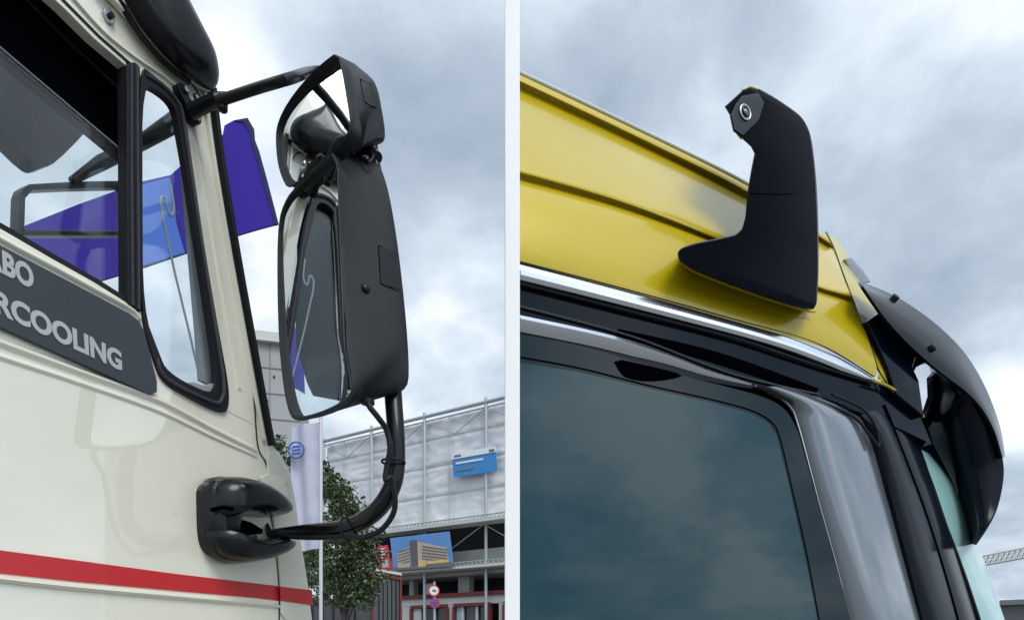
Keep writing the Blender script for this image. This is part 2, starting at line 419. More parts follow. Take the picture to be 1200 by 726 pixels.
# side window glass, partly lowered
gl_ = [S1(-.16, zb - .02, .024), P1(-150, -75, .024), P1(8, 62, .024), P1(139, 173, .024), P1(141, 352, .024), P1(60, 306, .024), P1(7, 276, .024)]
gl_ = [S1(-.18, zb - .02, .024), S1(-.18, P1(-60, 4, .024).z, .024), P1(-60, 4, .024), P1(8, 62, .024), P1(152, 184, .024), P1(152, 362, .024), P1(7, 278, .024)]
sw = slab('side_window', [gl_], N1, .004, GLASS, T1)
tube('glass_edge', [P1(-60, 4, .022), P1(8, 62, .022), P1(152, 184, .022)], .0011, STEEL, sw, n=6)
# inner channel of the main window
strip('window_channel', [P1(68, 3, .012), P1(110, 45, .012), P1(143, 74, .010), P1(149, 82, .010), P1(149, 200, .010), P1(149, 353, .010)], .004, .012, N1, RUB, T1)
strip('window_channel', [S1(-.15, zb, .01), P1(7, 272, .01), P1(60, 303, .01), P1(110, 331, .01), P1(150, 356, .01)], .008, .018, N1, RUB, T1)
strip('inner_frame', pl([(30, -50), (75, 0), (105, 32), (139, 66)], .03), .006, .012, N1, RUBG, T1)
slab('window_jamb_liner', [[P1(148, 72, -.001), P1(152, 74, -.001), P1(152, 357, -.001), P1(149, 355, -.001)]], N1, .021, RUB, T1)
strip('window_head_liner', [P1(-60, -112, .01), P1(0, -66, .01), P1(69, 4, .01), P1(111, 46, .01), P1(148, 78, .01)], .004, .024, N1, RUB, T1)
# division bar between window and quarter light
slab('division_bar', [[P1(x, y, -.004) for x, y in ((149, 75), (158, 72), (165, 78), (165, 240), (166, 366), (160, 362), (150, 355))]], N1, .02, RUB, T1, bevel=.003)
strip('division_trim', [P1(154, 77, -.005), P1(154, 200, -.005), P1(155, 357, -.005)], .0035, .004, N1, RUBG, T1)
strip('division_trim', [P1(160, 77, -.005), P1(160.5, 200, -.005), P1(162, 362, -.005)], .004, .006, N1, RUBG, T1)
# quarter light
qf = slab('quarter_window_frame', [[P1(*p, -.006) for p in q_out], [P1(*p, -.006) for p in chaikin([(167, 98), (187, 107), (205, 123), (210, 150), (219, 200), (232, 285), (246, 375), (255, 438), (251, 458), (240, 459), (196, 436), (186, 412), (168, 364), (167, 230)], 2)]], N1, .014, RUB, T1, bevel=.004)
link('quarter_rubber_lip', sweep_bm(cat([P1(*p, -.007) for p in [(171, 87), (193, 102), (211, 124), (217, 150), (225, 205), (237, 285), (252, 380), (262, 447), (259, 468), (248, 470), (196, 444), (184, 420)]], 5), circ(.0035, 8)), RUBG, qf)
qg = slab('quarter_window_glass', [[P1(*p, .010) for p in chaikin([(160, 90), (190, 100), (208, 130), (220, 200), (250, 380), (262, 450), (255, 470), (190, 445), (162, 375)], 1)]], N1, .004, GLASSQ, T1)
slab('inner_pillar_trim', [[P1(x, y, .03) for x, y in ((216, 205), (222, 205), (256, 455), (236, 445), (232, 390))]], N1, .01, mat('inner_grey_trim', (.42, .45, .47), .6), T1)
tube('stay_rod', [P1(189, 246, .028), P1(205, 320, .028), P1(222, 390, .028), P1(235, 446, .028)], .0022, mat('grey_stay_rod', (.42, .44, .45), .5), T1, n=8)
tube('stay_hook', cat([P1(192, 262, .028), P1(188, 236, .028), P1(193, 232, .028), P1(199, 252, .028), P1(204, 246, .028), P1(200, 216, .028)], 6), .0024, SILV, T1, n=8)
lt = slab('window_latch', [[P1(x, y, .0) for x, y in chaikin([(216, 452), (224, 446), (240, 452), (251, 448), (255, 456), (245, 461), (225, 459)], 1)]], N1, .012, mat('grey_latch', (.30, .32, .34), .5), T1, bevel=.001)
# badge with lettering
bd = [(-120, 222), (8, 291), (90, 334), (152, 367), (163, 376), (169, 388), (184, 446), (184, 459), (176, 462), (8, 386), (-120, 330)]
badge = slab('badge_panel', [[P1(x, y, -.009) for x, y in bd]], N1, .010, SLATE, T1, bevel=.0012)
def badge_text(s, x0, y0, x1, y1, xt, yt, sx=None):
    a, b = P1(x0, y0, -.0095), P1(x1, y1, -.0095); xd = (b - a).normalized(); h = (P1(xt, yt, -.0095) - P1(x0, y0, -.0095)).length
    zd = (P1(xt, yt, -.0095) - a).normalized()
    o = text('lettering', s, SILV, badge, a, xd, zd, h / .70, off=h * .055, align='LEFT')
    loc0 = a - world_loc(badge); m_ = max((v_.co - loc0).dot(xd) for v_ in o.data.vertices); L_ = (b - a).length
    for v_ in o.data.vertices:
        d = (v_.co - loc0).dot(xd); v_.co += xd * (d * (L_ / m_) - d)
badge_text('INTERCOOLING', -88, 326, 143, 433.5, -90, 298)
badge_text('TURBO', -55, 288, 38.5, 338, -57, 260)
# roof edge and sun visor
slab('roof_edge', [[S1(-.95, 2.682, .01), P1(243, 104, .01), P1(240, 80, .01), P1(222, 10, .01), P1(215, -30, .01), P1(205, -70, .01), S1(-.95, 3.6, .01)]], N1, .03, CREAM, T1, bevel=.01)
vs = chaikin([(128, -30), (146, 2), (168, 38), (198, 72), (228, 98), (246, 107), (252, 104), (253, 92), (249, 70), (232, 38), (212, 0), (196, -34)], 2)
strip('visor_lip', pl([(122, -30), (140, 3), (164, 41), (194, 75), (222, 97)], -.012), .006, .01, N1, RUB, T1)
lb = slab('visor_bracket', [[P1(x, y, -.006) for x, y in chaikin([(121, 9), (129, 8), (135, 20), (135, 29), (129, 27), (124, 19)], 1)]], N1, .006, STEEL, T1, bevel=.001)
link('bolt', disc_bm(P1(129, 19, -.007), -N1, .0045, .006, 6), BLK, lb)
# dark headliner behind the opening, and dark shapes added to imitate mirror reflections in the glass
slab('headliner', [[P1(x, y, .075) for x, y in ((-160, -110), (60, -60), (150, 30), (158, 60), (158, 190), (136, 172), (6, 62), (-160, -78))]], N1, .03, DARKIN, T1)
strip('headliner_seam', [P1(20, -10, .07), P1(80, 50, .07), P1(139, 104, .07)], .004, .004, N1, RUB, T1)
fv = chaikin([(-40, 40), (8, 73), (50, 100), (100, 139), (106, 146), (98, 158), (66, 190), (52, 197), (40, 192), (8, 160), (-40, 110)], 1)
slab('upper_mirror_reflection', [[P1(x, y, .45) for x, y in fv]], N1, .05, BLKG, T1, bevel=.012)
fm = [(24, 262), (25, 228), (28, 220), (36, 215), (90, 212), (150, 211), (158, 218), (158, 275), (60, 275), (28, 275)]
fmi = [(30, 268), (31, 232), (40, 222), (90, 220), (148, 219), (150, 270)]
slab('mirror_reflection_shape', [[P1(x, y, .5) for x, y in fm], [P1(x, y, .5) for x, y in fmi]], N1, .04, BLK, T1, bevel=.005)
tube('arm_reflection_shape', [P1(84, 212, .5), P1(120, 190, .5), P1(165, 168, .5), P1(200, 146, .42), P1(215, 134, .3)], .016, BLK, T1, scale=[.5, 1, 1, 1.3, 1.2])
slab('mirror_dark_backing', [[S1(-.9, 2.33, .45), S1(.66, 2.33, .45), S1(.74, 2.46, .45), S1(.74, 2.6, .45), S1(.70, 2.9, .45), S1(-.9, 2.9, .45)]], N1, .05, DARKIN, T1)  # slab added unseen to darken the cab in the mirror's reflection
# cab front, rear and lower structure (out of sight or edge-on from the photographer's place)
slab('front_panel', [[S1(sF - .04, .55, .05), S1(sF - .04, 1.93, .05), S1(sF - .08, 1.93, 2.2), S1(sF - .08, .55, 2.2)]], -D1v, .04, CREAM, T1, bevel=.01)
slab('cab_rear_wall', [[S1(-.9, .55, .05), S1(-.9, 2.9, .05), S1(-.9, 2.9, 2.2), S1(-.9, .55, 2.2)]], D1v, .04, CREAM, T1, bevel=.01)
slab('cab_far_side', [[S1(-.9, .55, 2.2), S1(-.9, 1.95, 2.2), S1(sF - .1, 1.95, 2.2), S1(sF - .1, .55, 2.2)]], N1, .04, CREAM, T1, bevel=.01)
slab('chassis', [[S1(-3.5, .6, .4), S1(-3.5, .85, .4), S1(sF - .2, .85, .4), S1(sF - .2, .6, .4)]], N1, 1.4, BLK, T1)
def wheel(parent, c, ax):
    t = link('wheel', ring_bm(c, ax, .40, .125, 40, 12), RUB, parent)
    link('rim', disc_bm(Vector(c) - Vector(ax) * .03, ax, .29, .06, 32, dome=.0), STEEL, t)
    link('hub', disc_bm(Vector(c) + Vector(ax) * .03, ax, .09, .06, 20, dome=.02), CREAM, t)
for s_, of in ((-.1, .16), (-.1, 2.05), (-2.9, .2), (-2.9, 2.0)):
    wheel(T1, S1(s_, .525, of), -N1)

# ---- mirrors of the cream truck
GR_, GL_ = PT(408, 300, 1.09), PT(330, 300, 1.22)
mu = (GL_ - GR_); mu.z = 0; mu.normalize(); mn = Vector((-mu.y, mu.x, 0)); mn = mn if mn.y > 0 else -mn    # mn: away from the viewer, into the housing
Dm = mn.dot(GR_)
def PM(px, py, off=0): return onplane(mn, Dm + off, px, py)
GLOOP = []; MG = ((.02, .002, .012, .045), (.05, .004, .014, .05))
def housing(name, rim, back, depth, shrink=.0):
    n = 96
    a = resample([PM(x, y, 0) for x, y in chaikin(rim, 1)], n)
    b = resample([PM(x, y, depth) for x, y in chaikin(back, 1)], n)
    ca = sum(a, Vector()) / n; cb = sum(b, Vector()) / n
    loops = []
    inner = [ca.lerp(p, .962) + mn * .000 for p in a]
    deep = [ca.lerp(p, .958) + mn * (.020 if name == "main_mirror" else .024) for p in a]
    loops = [deep, inner, [ca.lerp(p, .98) - mn * .002 for p in a], a,
             [p.lerp(q, .06) for p, q in zip(a, b)], [p.lerp(q, .35) for p, q in zip(a, b)], [p.lerp(q, .7) for p, q in zip(a, b)], [p.lerp(q, .93) for p, q in zip(a, b)],
             [cb.lerp(p, .985) + mn * .006 for p in b], [cb.lerp(p, .92) + mn * .014 for p in b], [cb.lerp(p, .5) + mn * .022 for p in b]]
    tilt, conv, dp, yaw = MG[len(GLOOP)]
    ring = []
    for f_ in (.957, .8, .6, .4, .2, .06):
        ring.append([(lambda q: q + mn * (dp - (q.z - ca.z) * tilt - (q - ca).dot(mu) * yaw - conv * (1 - f_ * f_)))(ca.lerp(p, f_)) for p in a])
    GLOOP.append(ring)
    return link(name, loft_bm(loops), HOUS, T1, angle=42)
rimM = [(396, 173), (372, 192), (350, 214), (334, 234), (327, 256), (325, 300), (326, 375), (329, 425), (334, 465), (340, 488), (350, 494), (372, 489), (398, 478), (412, 467), (415, 455), (412, 425), (406, 370), (401, 310), (398, 240)]
backM = [(414, 177), (398, 186), (386, 215), (378, 300), (380, 400), (385, 450), (400, 470), (425, 468), (452, 464), (470, 459), (477, 450), (477, 425), (474, 380), (468, 320), (461, 265), (454, 225), (447, 200), (441, 188), (430, 182)]
# start both loops at their topmost point, same turning sense
MAIN = housing('main_mirror', rimM, backM, .118)
gm = [(390, 190), (372, 206), (352, 226), (338, 243), (333, 262), (331, 300), (332, 375), (336, 425), (340, 460), (346, 481), (356, 486), (376, 480), (398, 469), (409, 460), (410, 450), (406, 415), (400, 360), (395, 305), (392, 250)]
link('mirror_glass', loft_bm(GLOOP[0], cap0=False), MIRR, MAIN, angle=180)
rimU = [(397, 60), (378, 74), (356, 96), (337, 121), (326, 143), (323, 160), (325, 190), (330, 208), (337, 221), (348, 217), (372, 196), (397, 173), (412, 153), (412, 140), (408, 115), (403, 85)]
backU = [(412, 71), (402, 75), (392, 95), (385, 120), (384, 150), (386, 170), (395, 180), (415, 172), (438, 168), (447, 163), (447, 146), (443, 122), (438, 96), (433, 88)]
UP = housing('wide_angle_mirror', rimU, backU, .10)
gu = [(392, 76), (377, 86), (357, 106), (341, 128), (331, 147), (329, 162), (330, 188), (334, 204), (340, 214), (350, 209), (372, 189), (395, 168), (406, 150), (406, 140), (402, 115), (397, 88)]
link('mirror_glass', loft_bm(GLOOP[1], cap0=False), MIRR, UP, angle=180)
# cover flaps on the outer side of the housings, screw cap
def side_pt(px, py, k=0):     # a point on the outboard side of the housing: plane through the rim edge and back edge
    a = PM(403, 320, 0); b = PM(470, 330, .118); d = (b - a); d.z = 0; d.normalize(); nn = Vector((-d.y, d.x, 0)); nn = nn if nn.dot(EYE - a) < 0 else -nn
    return onplane(nn, nn.dot(a) - k, px, py), nn
def on_side(px, py, k): return side_pt(px, py, k)[0]
nn = side_pt(430, 330)[1]
# screw cap found on the housing with a ray cast in the same direction the photo shows it
def hit(o, px, py):
    dg = bpy.context.evaluated_depsgraph_get(); dg.update(); ev = o.evaluated_get(dg)
    off = world_loc(o); ok, loc, nr, _ = ev.ray_cast(EYE - off, ray(px, py).normalized())
    return (loc + off, nr) if ok else (None, None)
def decal(name, o, pts, lift, th, m, bevel=.0):
    L_ = []; ns = Vector()
    for p in pts:
        h, nr = hit(o, *p)
        if h is None: continue
        L_.append(h); ns += nr
    ns.normalize()
    L_ = [p + ns * lift for p in L_]
    c = sum(L_, Vector()) / len(L_)
    b = bmesh.new(); top = [b.verts.new(p) for p in L_]; bot = [b.verts.new(p - ns * th) for p in L_]
    ct = b.verts.new(c); n = len(L_)
    for i in range(n):
        b.faces.new((top[i], top[(i + 1) % n], ct)); b.faces.new((top[(i + 1) % n], top[i], bot[i], bot[(i + 1) % n]))
    return link(name, b, m, o, bevel=bevel)
def line_on(name, o, pts, r, m, lift=0, closed=False):
    q = []
    for i in range(len(pts) - (0 if closed else 1)):
        a, b = pts[i], pts[(i + 1) % len(pts)]
        for k in range(6): q.append((a[0] + (b[0] - a[0]) * k / 6, a[1] + (b[1] - a[1]) * k / 6))
    if not closed: q.append(pts[-1])
    P = []
    for p in q:
        h, nr = hit(o, *p)
        if h is not None: P.append(h + nr * lift)
    return link(name, sweep_bm(P, circ(r, 6), None, closed), m, o)
h, nr = hit(MAIN, 428, 338)
if h is not None: link('screw_cap', disc_bm(h, nr, .0085, .001, 20, dome=.006), BLK, MAIN)
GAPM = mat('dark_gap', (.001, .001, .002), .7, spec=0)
decal('cover_flap', MAIN, [(444, 290), (449, 290), (455, 293), (462, 297), (465, 318), (468, 339), (460, 337), (452, 335), (446, 332), (445, 312)], .0012, .004, HOUS2)
line_on('flap_gap', MAIN, [(463, 297), (443, 287), (446, 333), (467, 341)], .0009, GAPM)
decal('cover_flap', UP, [(424, 94), (430, 96), (435, 99), (438, 112), (440, 126), (432, 123), (426, 118)], .0012, .004, HOUS2)
line_on('flap_gap', UP, [(436, 99), (422, 93), (427, 120), (441, 127)], .0009, GAPM)
# upper bracket and arm
ub = slab('upper_bracket', [[P1(x, y, -.016) for x, y in chaikin([(208, 99), (212, 96), (219, 102), (224, 118), (235, 130), (237, 144), (233, 147), (226, 140), (218, 122)], 1)]], N1, .018, BLK, T1, bevel=.003)
for x, y in ((217, 105), (230, 115), (231, 139)):
    link('bolt', disc_bm(P1(x, y, -.017), -N1, .0048, .004, 6), STEEL, ub)
    link('washer', ring_bm(P1(x, y, -.0175), -N1, .006, .0015, 16, 6), BLK, ub)
link('arm_clevis', sweep_bm([P1(224, 131, -.02), P1(240, 123, -.05), P1(256, 116, -.09), P1(266, 113, -.10)], circ(.012, 12, .012), None, False, [1.1, 1, .95, .6]), BLK, ub)
link('pivot', disc_bm(P1(261, 114, -.1), Vector((0, 0, -1)), .0085, .022, 16, dome=.004), BLK, ub)
tube('upper_arm', cat([P1(255, 119, -.095), P1(300, 104, -.17), P1(340, 92, -.24), PT(366, 84, 1.25), PT(395, 84, 1.25)], 6), .0085, BLK, T1)
# vertical arm between the mirrors, lower arm and bracket
YA = 1.19
la = [PT(436, 150, 1.25), PT(438, 185, 1.25), PT(452, 260, 1.235), PT(458, 400, 1.215), PT(461, 465, 1.20), PT(464, 510, YA), PT(464, 548, YA), PT(458, 573, 1.19), PT(443, 596, 1.20), PT(422, 611, 1.22), PT(398, 619, 1.25), PT(360, 622, 1.31), PT(325, 624, 1.37), PT(303, 627, 1.40)]
sc_ = [.65] * 3 + [1] * 2 + [1] * 6 + [.9, .6, .45]
lac = cat(la, 8); scl = []
for i in range(len(lac)):
    f = i / 8; a = int(min(f, len(sc_) - 2)); scl.append(sc_[a] + (sc_[a + 1] - sc_[a]) * (f - a))
arm = link('lower_arm', sweep_bm(lac, circ(.0165, 20), None, False, scl), BLKG, T1)
cable = [PT(431, 468, 1.13), PT(433, 476, 1.12), PT(444, 490, 1.13), PT(453, 504, 1.145), PT(457, 525, 1.15), PT(453, 548, 1.155), PT(452, 562, 1.155), PT(459, 560, 1.16), PT(463, 585, 1.17), PT(460, 603, 1.18), PT(447, 620, 1.19), PT(428, 629, 1.20), PT(410, 628, 1.21), PT(390, 629, 1.24), PT(350, 629, 1.31), PT(320, 624, 1.36), PT(312, 614, 1.38), PT(308, 608, 1.39)]
tube('cable', cat(cable, 6), .0052, RUB, T1, n=10)
link('cable_grommet', disc_bm(PT(431, 469, 1.13), (0, 0, -1), .012, .006, 16), RUB, T1)
for c_, ax in ((PT(461, 541, 1.175), Vector((.02, 0, 1))), (PT(408, 619, 1.22), (PT(398, 619, 1.25) - PT(422, 611, 1.22)))):
    link('cable_tie', ring_bm(c_, ax, .021, .0022, 24, 6), RUB, T1)
link('mirror_clamp', sweep_bm([PT(420, 175, 1.27), PT(436, 178, 1.25), PT(442, 185, 1.24)], circ(.011, 12)), BLK, T1)
tube('clamp_ring', cat([PT(424, 186, 1.19), PT(432, 190, 1.18), PT(437, 183, 1.19), PT(434, 174, 1.2)], 5), .003, BLK, T1, n=8)
# lower bracket: rounded shell with two jaws
def shell_loops(sil, offs):
    return None
def jaw(name, sil, o0, o1, bulge=.03):
    n = 48; base = resample([P1(x, y, o0) for x, y in chaikin(sil, 2)], n); c = sum(base, Vector()) / n
    loops = [base]
    for k in range(1, 7):
        a = k / 6 * math.pi / 2; f = math.cos(a) ** .55 if k < 6 else .12
        f = max(f, .12)
        loops.append([c.lerp(p, f * .999) - N1 * (o1 * math.sin(a)) for p in base])
    return link(name, loft_bm(loops), BLKG, T1, angle=60)
jaw('sun_visor', [(128, -30), (146, 2), (168, 38), (198, 72), (228, 98), (246, 107), (252, 104), (253, 92), (249, 70), (232, 38), (212, 0), (196, -34)], -.02, .035)
bk = slab('lower_bracket', [[P1(x, y, -.018) for x, y in chaikin([(238, 566), (262, 560), (276, 575), (280, 610), (280, 640), (272, 655), (254, 652), (243, 642), (239, 625), (238, 590)], 2)]], N1, .018, BLKG, T1, bevel=.006, bseg=3)
jaw('bracket_jaw', [(237, 563), (262, 557), (288, 563), (312, 576), (328, 592), (331, 602), (318, 606), (285, 602), (258, 605), (243, 612), (236, 600)], -.012, .07)
jaw('bracket_jaw', [(236, 618), (246, 622), (262, 632), (290, 633), (320, 629), (334, 633), (332, 643), (312, 654), (285, 660), (262, 660), (247, 652), (238, 638)], -.012, .07)
jaw('bracket_body', [(236, 563), (250, 558), (266, 557), (276, 575), (274, 600), (272, 630), (276, 660), (262, 660), (248, 652), (239, 640), (235, 610), (235, 585)], -.012, .040)
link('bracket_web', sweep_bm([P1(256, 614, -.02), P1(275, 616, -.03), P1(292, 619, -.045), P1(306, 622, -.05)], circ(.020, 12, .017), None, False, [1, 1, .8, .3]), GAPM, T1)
for x, y in ((272, 627), (297, 628)): link('bolt', disc_bm(P1(x, y, -.055), Vector((0, 0, -1)).lerp(-N1, .6), .0055, .006, 6), STEEL, bk)
link('bracket_slot', sweep_bm([P1(247, 597, -.043), P1(262, 594, -.062), P1(274, 596, -.075)], circ(.004, 8)), GAPM, bk)

# ================================================================== YELLOW TRUCK
T2 = thing('modern_truck', (S2(.9, 0, 1.0).x, S2(.9, 0, 1.0).y, 0), 'yellow truck cab with chrome trim, dark side window and smoked sun visor', 'truck')
def P2c(px, py, off=0):
    return P2(px, py, off)
X0 = 606.5
rows = [   # (pixel polyline, inward offset)
    ([(X0, 307), (732, 340), (860, 376), (958, 405), (1000, 424), (1026, 443)], .000),
    ([(X0, 296), (732, 329), (860, 366), (958, 396), (1002, 413), (1030, 434)], -.004),
    ([(X0, 250), (732, 285), (860, 325), (958, 365), (1000, 385), (1018, 400)], .004),
    ([(X0, 214), (732, 249), (860, 296), (950, 338), (985, 352), (1005, 365)], .020),
    ([(X0, 208), (732, 243), (860, 291.5), (948, 335), (983, 347), (1000, 352)], .036),
    ([(X0, 205), (732, 240.5), (860, 290), (947, 333), (982, 345), (999, 350)], .036),
    ([(X0, 201), (732, 237.5), (860, 288), (946, 331), (981, 343), (997, 347)], .016),
    ([(X0, 196), (732, 234), (860, 285), (945, 329), (980, 340), (996, 343)], .020),
    ([(X0, 180), (732, 220), (860, 272), (943, 318), (976, 328), (991, 332)], .042),
    ([(X0, 145), (732, 192), (860, 250), (940, 295), (972, 308), (985, 315)], .090),
    ([(X0, 101), (732, 159.5), (860, 222), (931, 262), (965, 284), (977, 292)], .170),
    ([(X0, 98), (732, 157), (860, 219.5), (931, 260.5), (964.5, 282), (976, 290)], .168),
    ([(X0, 94), (732, 153.5), (860, 216.5), (930, 258), (963.5, 279.5), (974, 286)], .140),
    ([(X0, 86.5), (732, 146), (860, 209), (929, 251), (960, 271), (969, 276)], .150),
    ([(X0, 84.5), (732, 144), (860, 207), (929, 249.5), (959, 269), (967, 274)], .165),
]
def densify(rows, fn, k=8):
    g = []
    for pts, off in rows:
        g.append([fn(v_.x, v_.y, off) for v_ in cat([(x, y, 0) for x, y in pts], k)])
    return g
G = densify(rows, P2)
topr = G[-1]
G.append([Vector((p.x, p.y, p.z)) + Vector((.02, .05, .004)) for p in topr])
G.append([p + Vector((.10, .6, .02)) for p in topr])
link('cab_roof_side', grid_bm(G), YEL, T2, angle=55, subs=1)
tube('roof_edge_trim', cat([P2(x, y, .16) for x, y in ((X0, 83.5), (732, 143), (860, 206.5), (905, 233))], 8), .004, mat('pale_roof_trim', (.55, .60, .66), .3), T2, n=8)
# front corner piece of the roof
cs = [([(1026, 443), (1036, 448), (1047, 458)], .004), ([(1030, 434), (1040, 444), (1049, 456)], .0), ([(1018, 400), (1032, 418), (1046, 440)], .006), ([(1004, 364), (1022, 385), (1042, 405)], .03),
      ([(994, 338), (1013, 352), (1036, 372)], .055), ([(985, 315), (1000, 328), (1018, 346)], .11), ([(976, 290), (986, 300), (998, 318)], .175), ([(967, 273), (978, 280), (992, 298)], .215)]
link('roof_corner', grid_bm(densify([([(x + 1.6, y + .6) for x, y in p], o_ + .003) for p, o_ in cs], P2, 6)), YEL, T2, angle=60, subs=1)
tube('roof_seam', cat([P2(1047, 460, -.002), P2(1030, 434, 0), P2(1018, 400, .006), P2(1005, 366, .024), P2(996, 342, .044), P2(986, 315, .10), P2(977, 290, .172), P2(968, 272, .215)], 6), .0022, mat('dark_seam', (.03, .028, .004), .6), T2, n=6)
tube('corner_edge', cat([P2(1024, 446, -.006), P2(1040, 452, -.004), P2(1056, 462, .0), P2(1072, 476, .01), P2(1082, 488, .02)], 6), .004, YEL, T2, n=8)
# black corner mount, spread over the yellow as the visor's dark reflection
slab('mount_and_visor_reflection', [[P2(x, y, -.006) for x, y in [(1017, 376), (1034, 364), (1060, 395), (1074, 418), (1070, 430), (1077, 445), (1083, 488), (1066, 474), (1050, 461), (1040, 430)]]], N2, .03, PIANO, T2, bevel=.004)
# trims: chrome strip
def band(name, top, bot, off, th, m, bevel=.002, k=6, parent=None, **kw):
    a = [P2(v_.x, v_.y, off) for v_ in cat([(x, y, 0) for x, y in top], k)]; b = [P2(v_.x, v_.y, off) for v_ in cat([(x, y, 0) for x, y in bot], k)]
    return slab(name, [a + b[::-1]], N2, th, m, parent or T2, bevel=bevel, **kw)
band('door_frame_upper', [(X0, 310), (740, 343), (860, 379), (958, 408), (1024, 444), (1052, 464), (1075, 480)], [(X0, 405), (740, 430), (860, 452), (930, 462), (1000, 480), (1050, 500), (1092, 520)], .014, .04, PIANO)
# rounded chrome rail with two facets
def rail(name, line, prof, off, m, k=8, taper=None):
    P = cat([P2(x, y, off) for x, y in line], k)
    sc2 = None
    if taper: sc2 = [1 - max(0, (i / (len(P) - 1) - taper) / (1 - taper)) * .85 for i in range(len(P))]
    return link(name, sweep_bm(P, prof, N2, False, sc2), m, T2, angle=30)
cl = [(X0, 318), (732, 350), (860, 384), (920, 402), (965, 419), (1000, 434), (1026, 446)]
rail('chrome_trim', cl, [(-.018, .004), (-.018, -.006), (-.012, -.012), (-.004, -.013), (.002, -.006), (.010, -.005), (.018, -.001), (.018, .004)], .004, CHROME, taper=.75)
rail('trim_seal', [(X0, 331), (732, 363), (860, 396), (930, 419), (985, 437), (1026, 449)], circ(.0035, 8), .006, RUB)
rail('trim_seal', [(X0, 306), (732, 338.5), (860, 374), (958, 402.5), (1024, 441)], circ(.0018, 6), .0, RUB)
# bright line below it: door top rail, curved so that it mirrors the sky
dl = [(X0, 375), (680, 387), (740, 402), (800, 424), (850, 436), (900, 448)]
rail('door_top_rail', [(X0, 379), (680, 394), (730, 406), (780, 420), (830, 437), (880, 450)], [(-.016, .004), (-.016, -.002), (-.008, -.009), (.004, -.013), (.012, -.010), (.016, -.002), (.016, .004)], .014, mat('satin_rail', (.60, .62, .66), .16, metal=1), taper=.45)
band('rain_groove', [(725, 385), (780, 397), (830, 409), (880, 425), (960, 455)], [(723, 392), (780, 407), (830, 421), (880, 437), (955, 462)], .0095, .003, GAPM, bevel=0)
rail('upper_seal', [(X0, 358), (740, 394), (830, 428), (880, 444), (960, 462)], circ(.0022, 8), .010, RUBG)
# side window
wg = band('side_window', [(X0, 391), (680, 405), (740, 422), (800, 440), (860, 455), (900, 467), (922, 482), (935, 505)], [(X0, 790), (700, 790), (800, 790), (880, 790), (960, 790), (1000, 790), (1012, 770), (985, 680)], .010, .006, TINT2, bevel=0)
inner = [(X0, 424), (680, 436), (760, 455), (840, 473), (880, 484), (900, 495), (910, 510), (925, 570), (945, 660), (968, 780), (970, 792), (X0, 792)]
slab('window_pane', [[P2(x, y, .0088) for x, y in inner]], N2, .001, TINT, wg)
tube('pane_line', cat([P2(x, y, .0085) for x, y in ((X0, 417.5), (680, 431), (760, 451), (840, 469), (882, 481), (904, 494), (914, 512), (928, 570), (948, 660), (972, 790))], 8), .0011, GAPM, wg, n=6)
slab('interior_grab_shape', [[P2(x, y, .0084) for x, y in chaikin([(718, 419), (760, 428), (803, 439), (788, 444), (760, 447), (735, 443), (727, 436)], 1)]], N2, .0006, GAPM, wg)
# smoked deflector / B pillar band: convex
dr = []
lft = [(884, 452), (905, 462), (925, 475), (936, 500), (960, 590), (985, 680), (1012, 790)]
rgt = [(930, 453), (970, 466), (1005, 483), (1025, 505), (1050, 590), (1078, 690), (1108, 790)]
a = cat([(x, y, 0) for x, y in lft], 8); b = cat([(x, y, 0) for x, y in rgt], 8)
rowsD = []
for f in [i / 10 for i in range(11)]:
    rowsD.append([P2(p.x + (q.x - p.x) * f, p.y + (q.y - p.y) * f, .012 - .030 * math.sin(f * math.pi) ** .8 + .025 * f * f) for p, q in zip(a, b)])
link('wind_deflector', grid_bm(rowsD, .006, N2), DEFL, T2, angle=60)
tube('deflector_edge', [r for r in rowsD[0]], .0022, CHROME, T2, n=8)
tube('deflector_seal', cat([P2(x, y, .0) for x, y in ((915, 456), (960, 470), (1000, 488), (1018, 508), (1030, 522), (1026, 500), (1010, 478), (975, 462))], 5), .0035, RUB, T2, n=8)
# A pillar: two long convex bands
def pillar(name, lft, rgt, off0, off1, bul, m):
    a = cat([(x, y, 0) for x, y in lft], 8); b = cat([(x, y, 0) for x, y in rgt], 8); rr = []
    for f in [i / 8 for i in range(9)]:
        row = []
        for i, (p, q) in enumerate(zip(a, b)):
            k = min(1, i / 9); k = k * k * (3 - 2 * k)
            row.append(P2(p.x + (q.x - p.x) * f, p.y + (q.y - p.y) * f, off0 + (off1 - off0) * f - bul * math.sin(f * math.pi) * k + .012 * (1 - k)))
        rr.append(row)
    return link(name, grid_bm(rr, .02, N2), m, T2, angle=60)
pillar('door_frame_front', [(1000, 476), (1022, 505), (1044, 580), (1070, 680), (1098, 790)], [(1030, 470), (1046, 500), (1084, 600), (1112, 690), (1138, 790)], .01, .012, .012, PIANO2)
pillar('front_pillar', [(1030, 468), (1048, 500), (1086, 600), (1114, 690), (1142, 790)], [(1070, 472), (1078, 520), (1100, 580), (1130, 670), (1166, 790)], .018, .05, .012, PIANO2)
tube('door_seal', cat([P2(x, y, .012) for x, y in ((1036, 474), (1047, 500), (1085, 600), (1113, 690), (1140, 790))], 8), .003, GAPM, T2, n=6)
tube('windscreen_rubber', cat([P2(x, y, .045) for x, y in ((1066, 520), (1080, 545), (1102, 600), (1132, 680), (1168, 790))], 8), .006, RUB, T2, n=8)
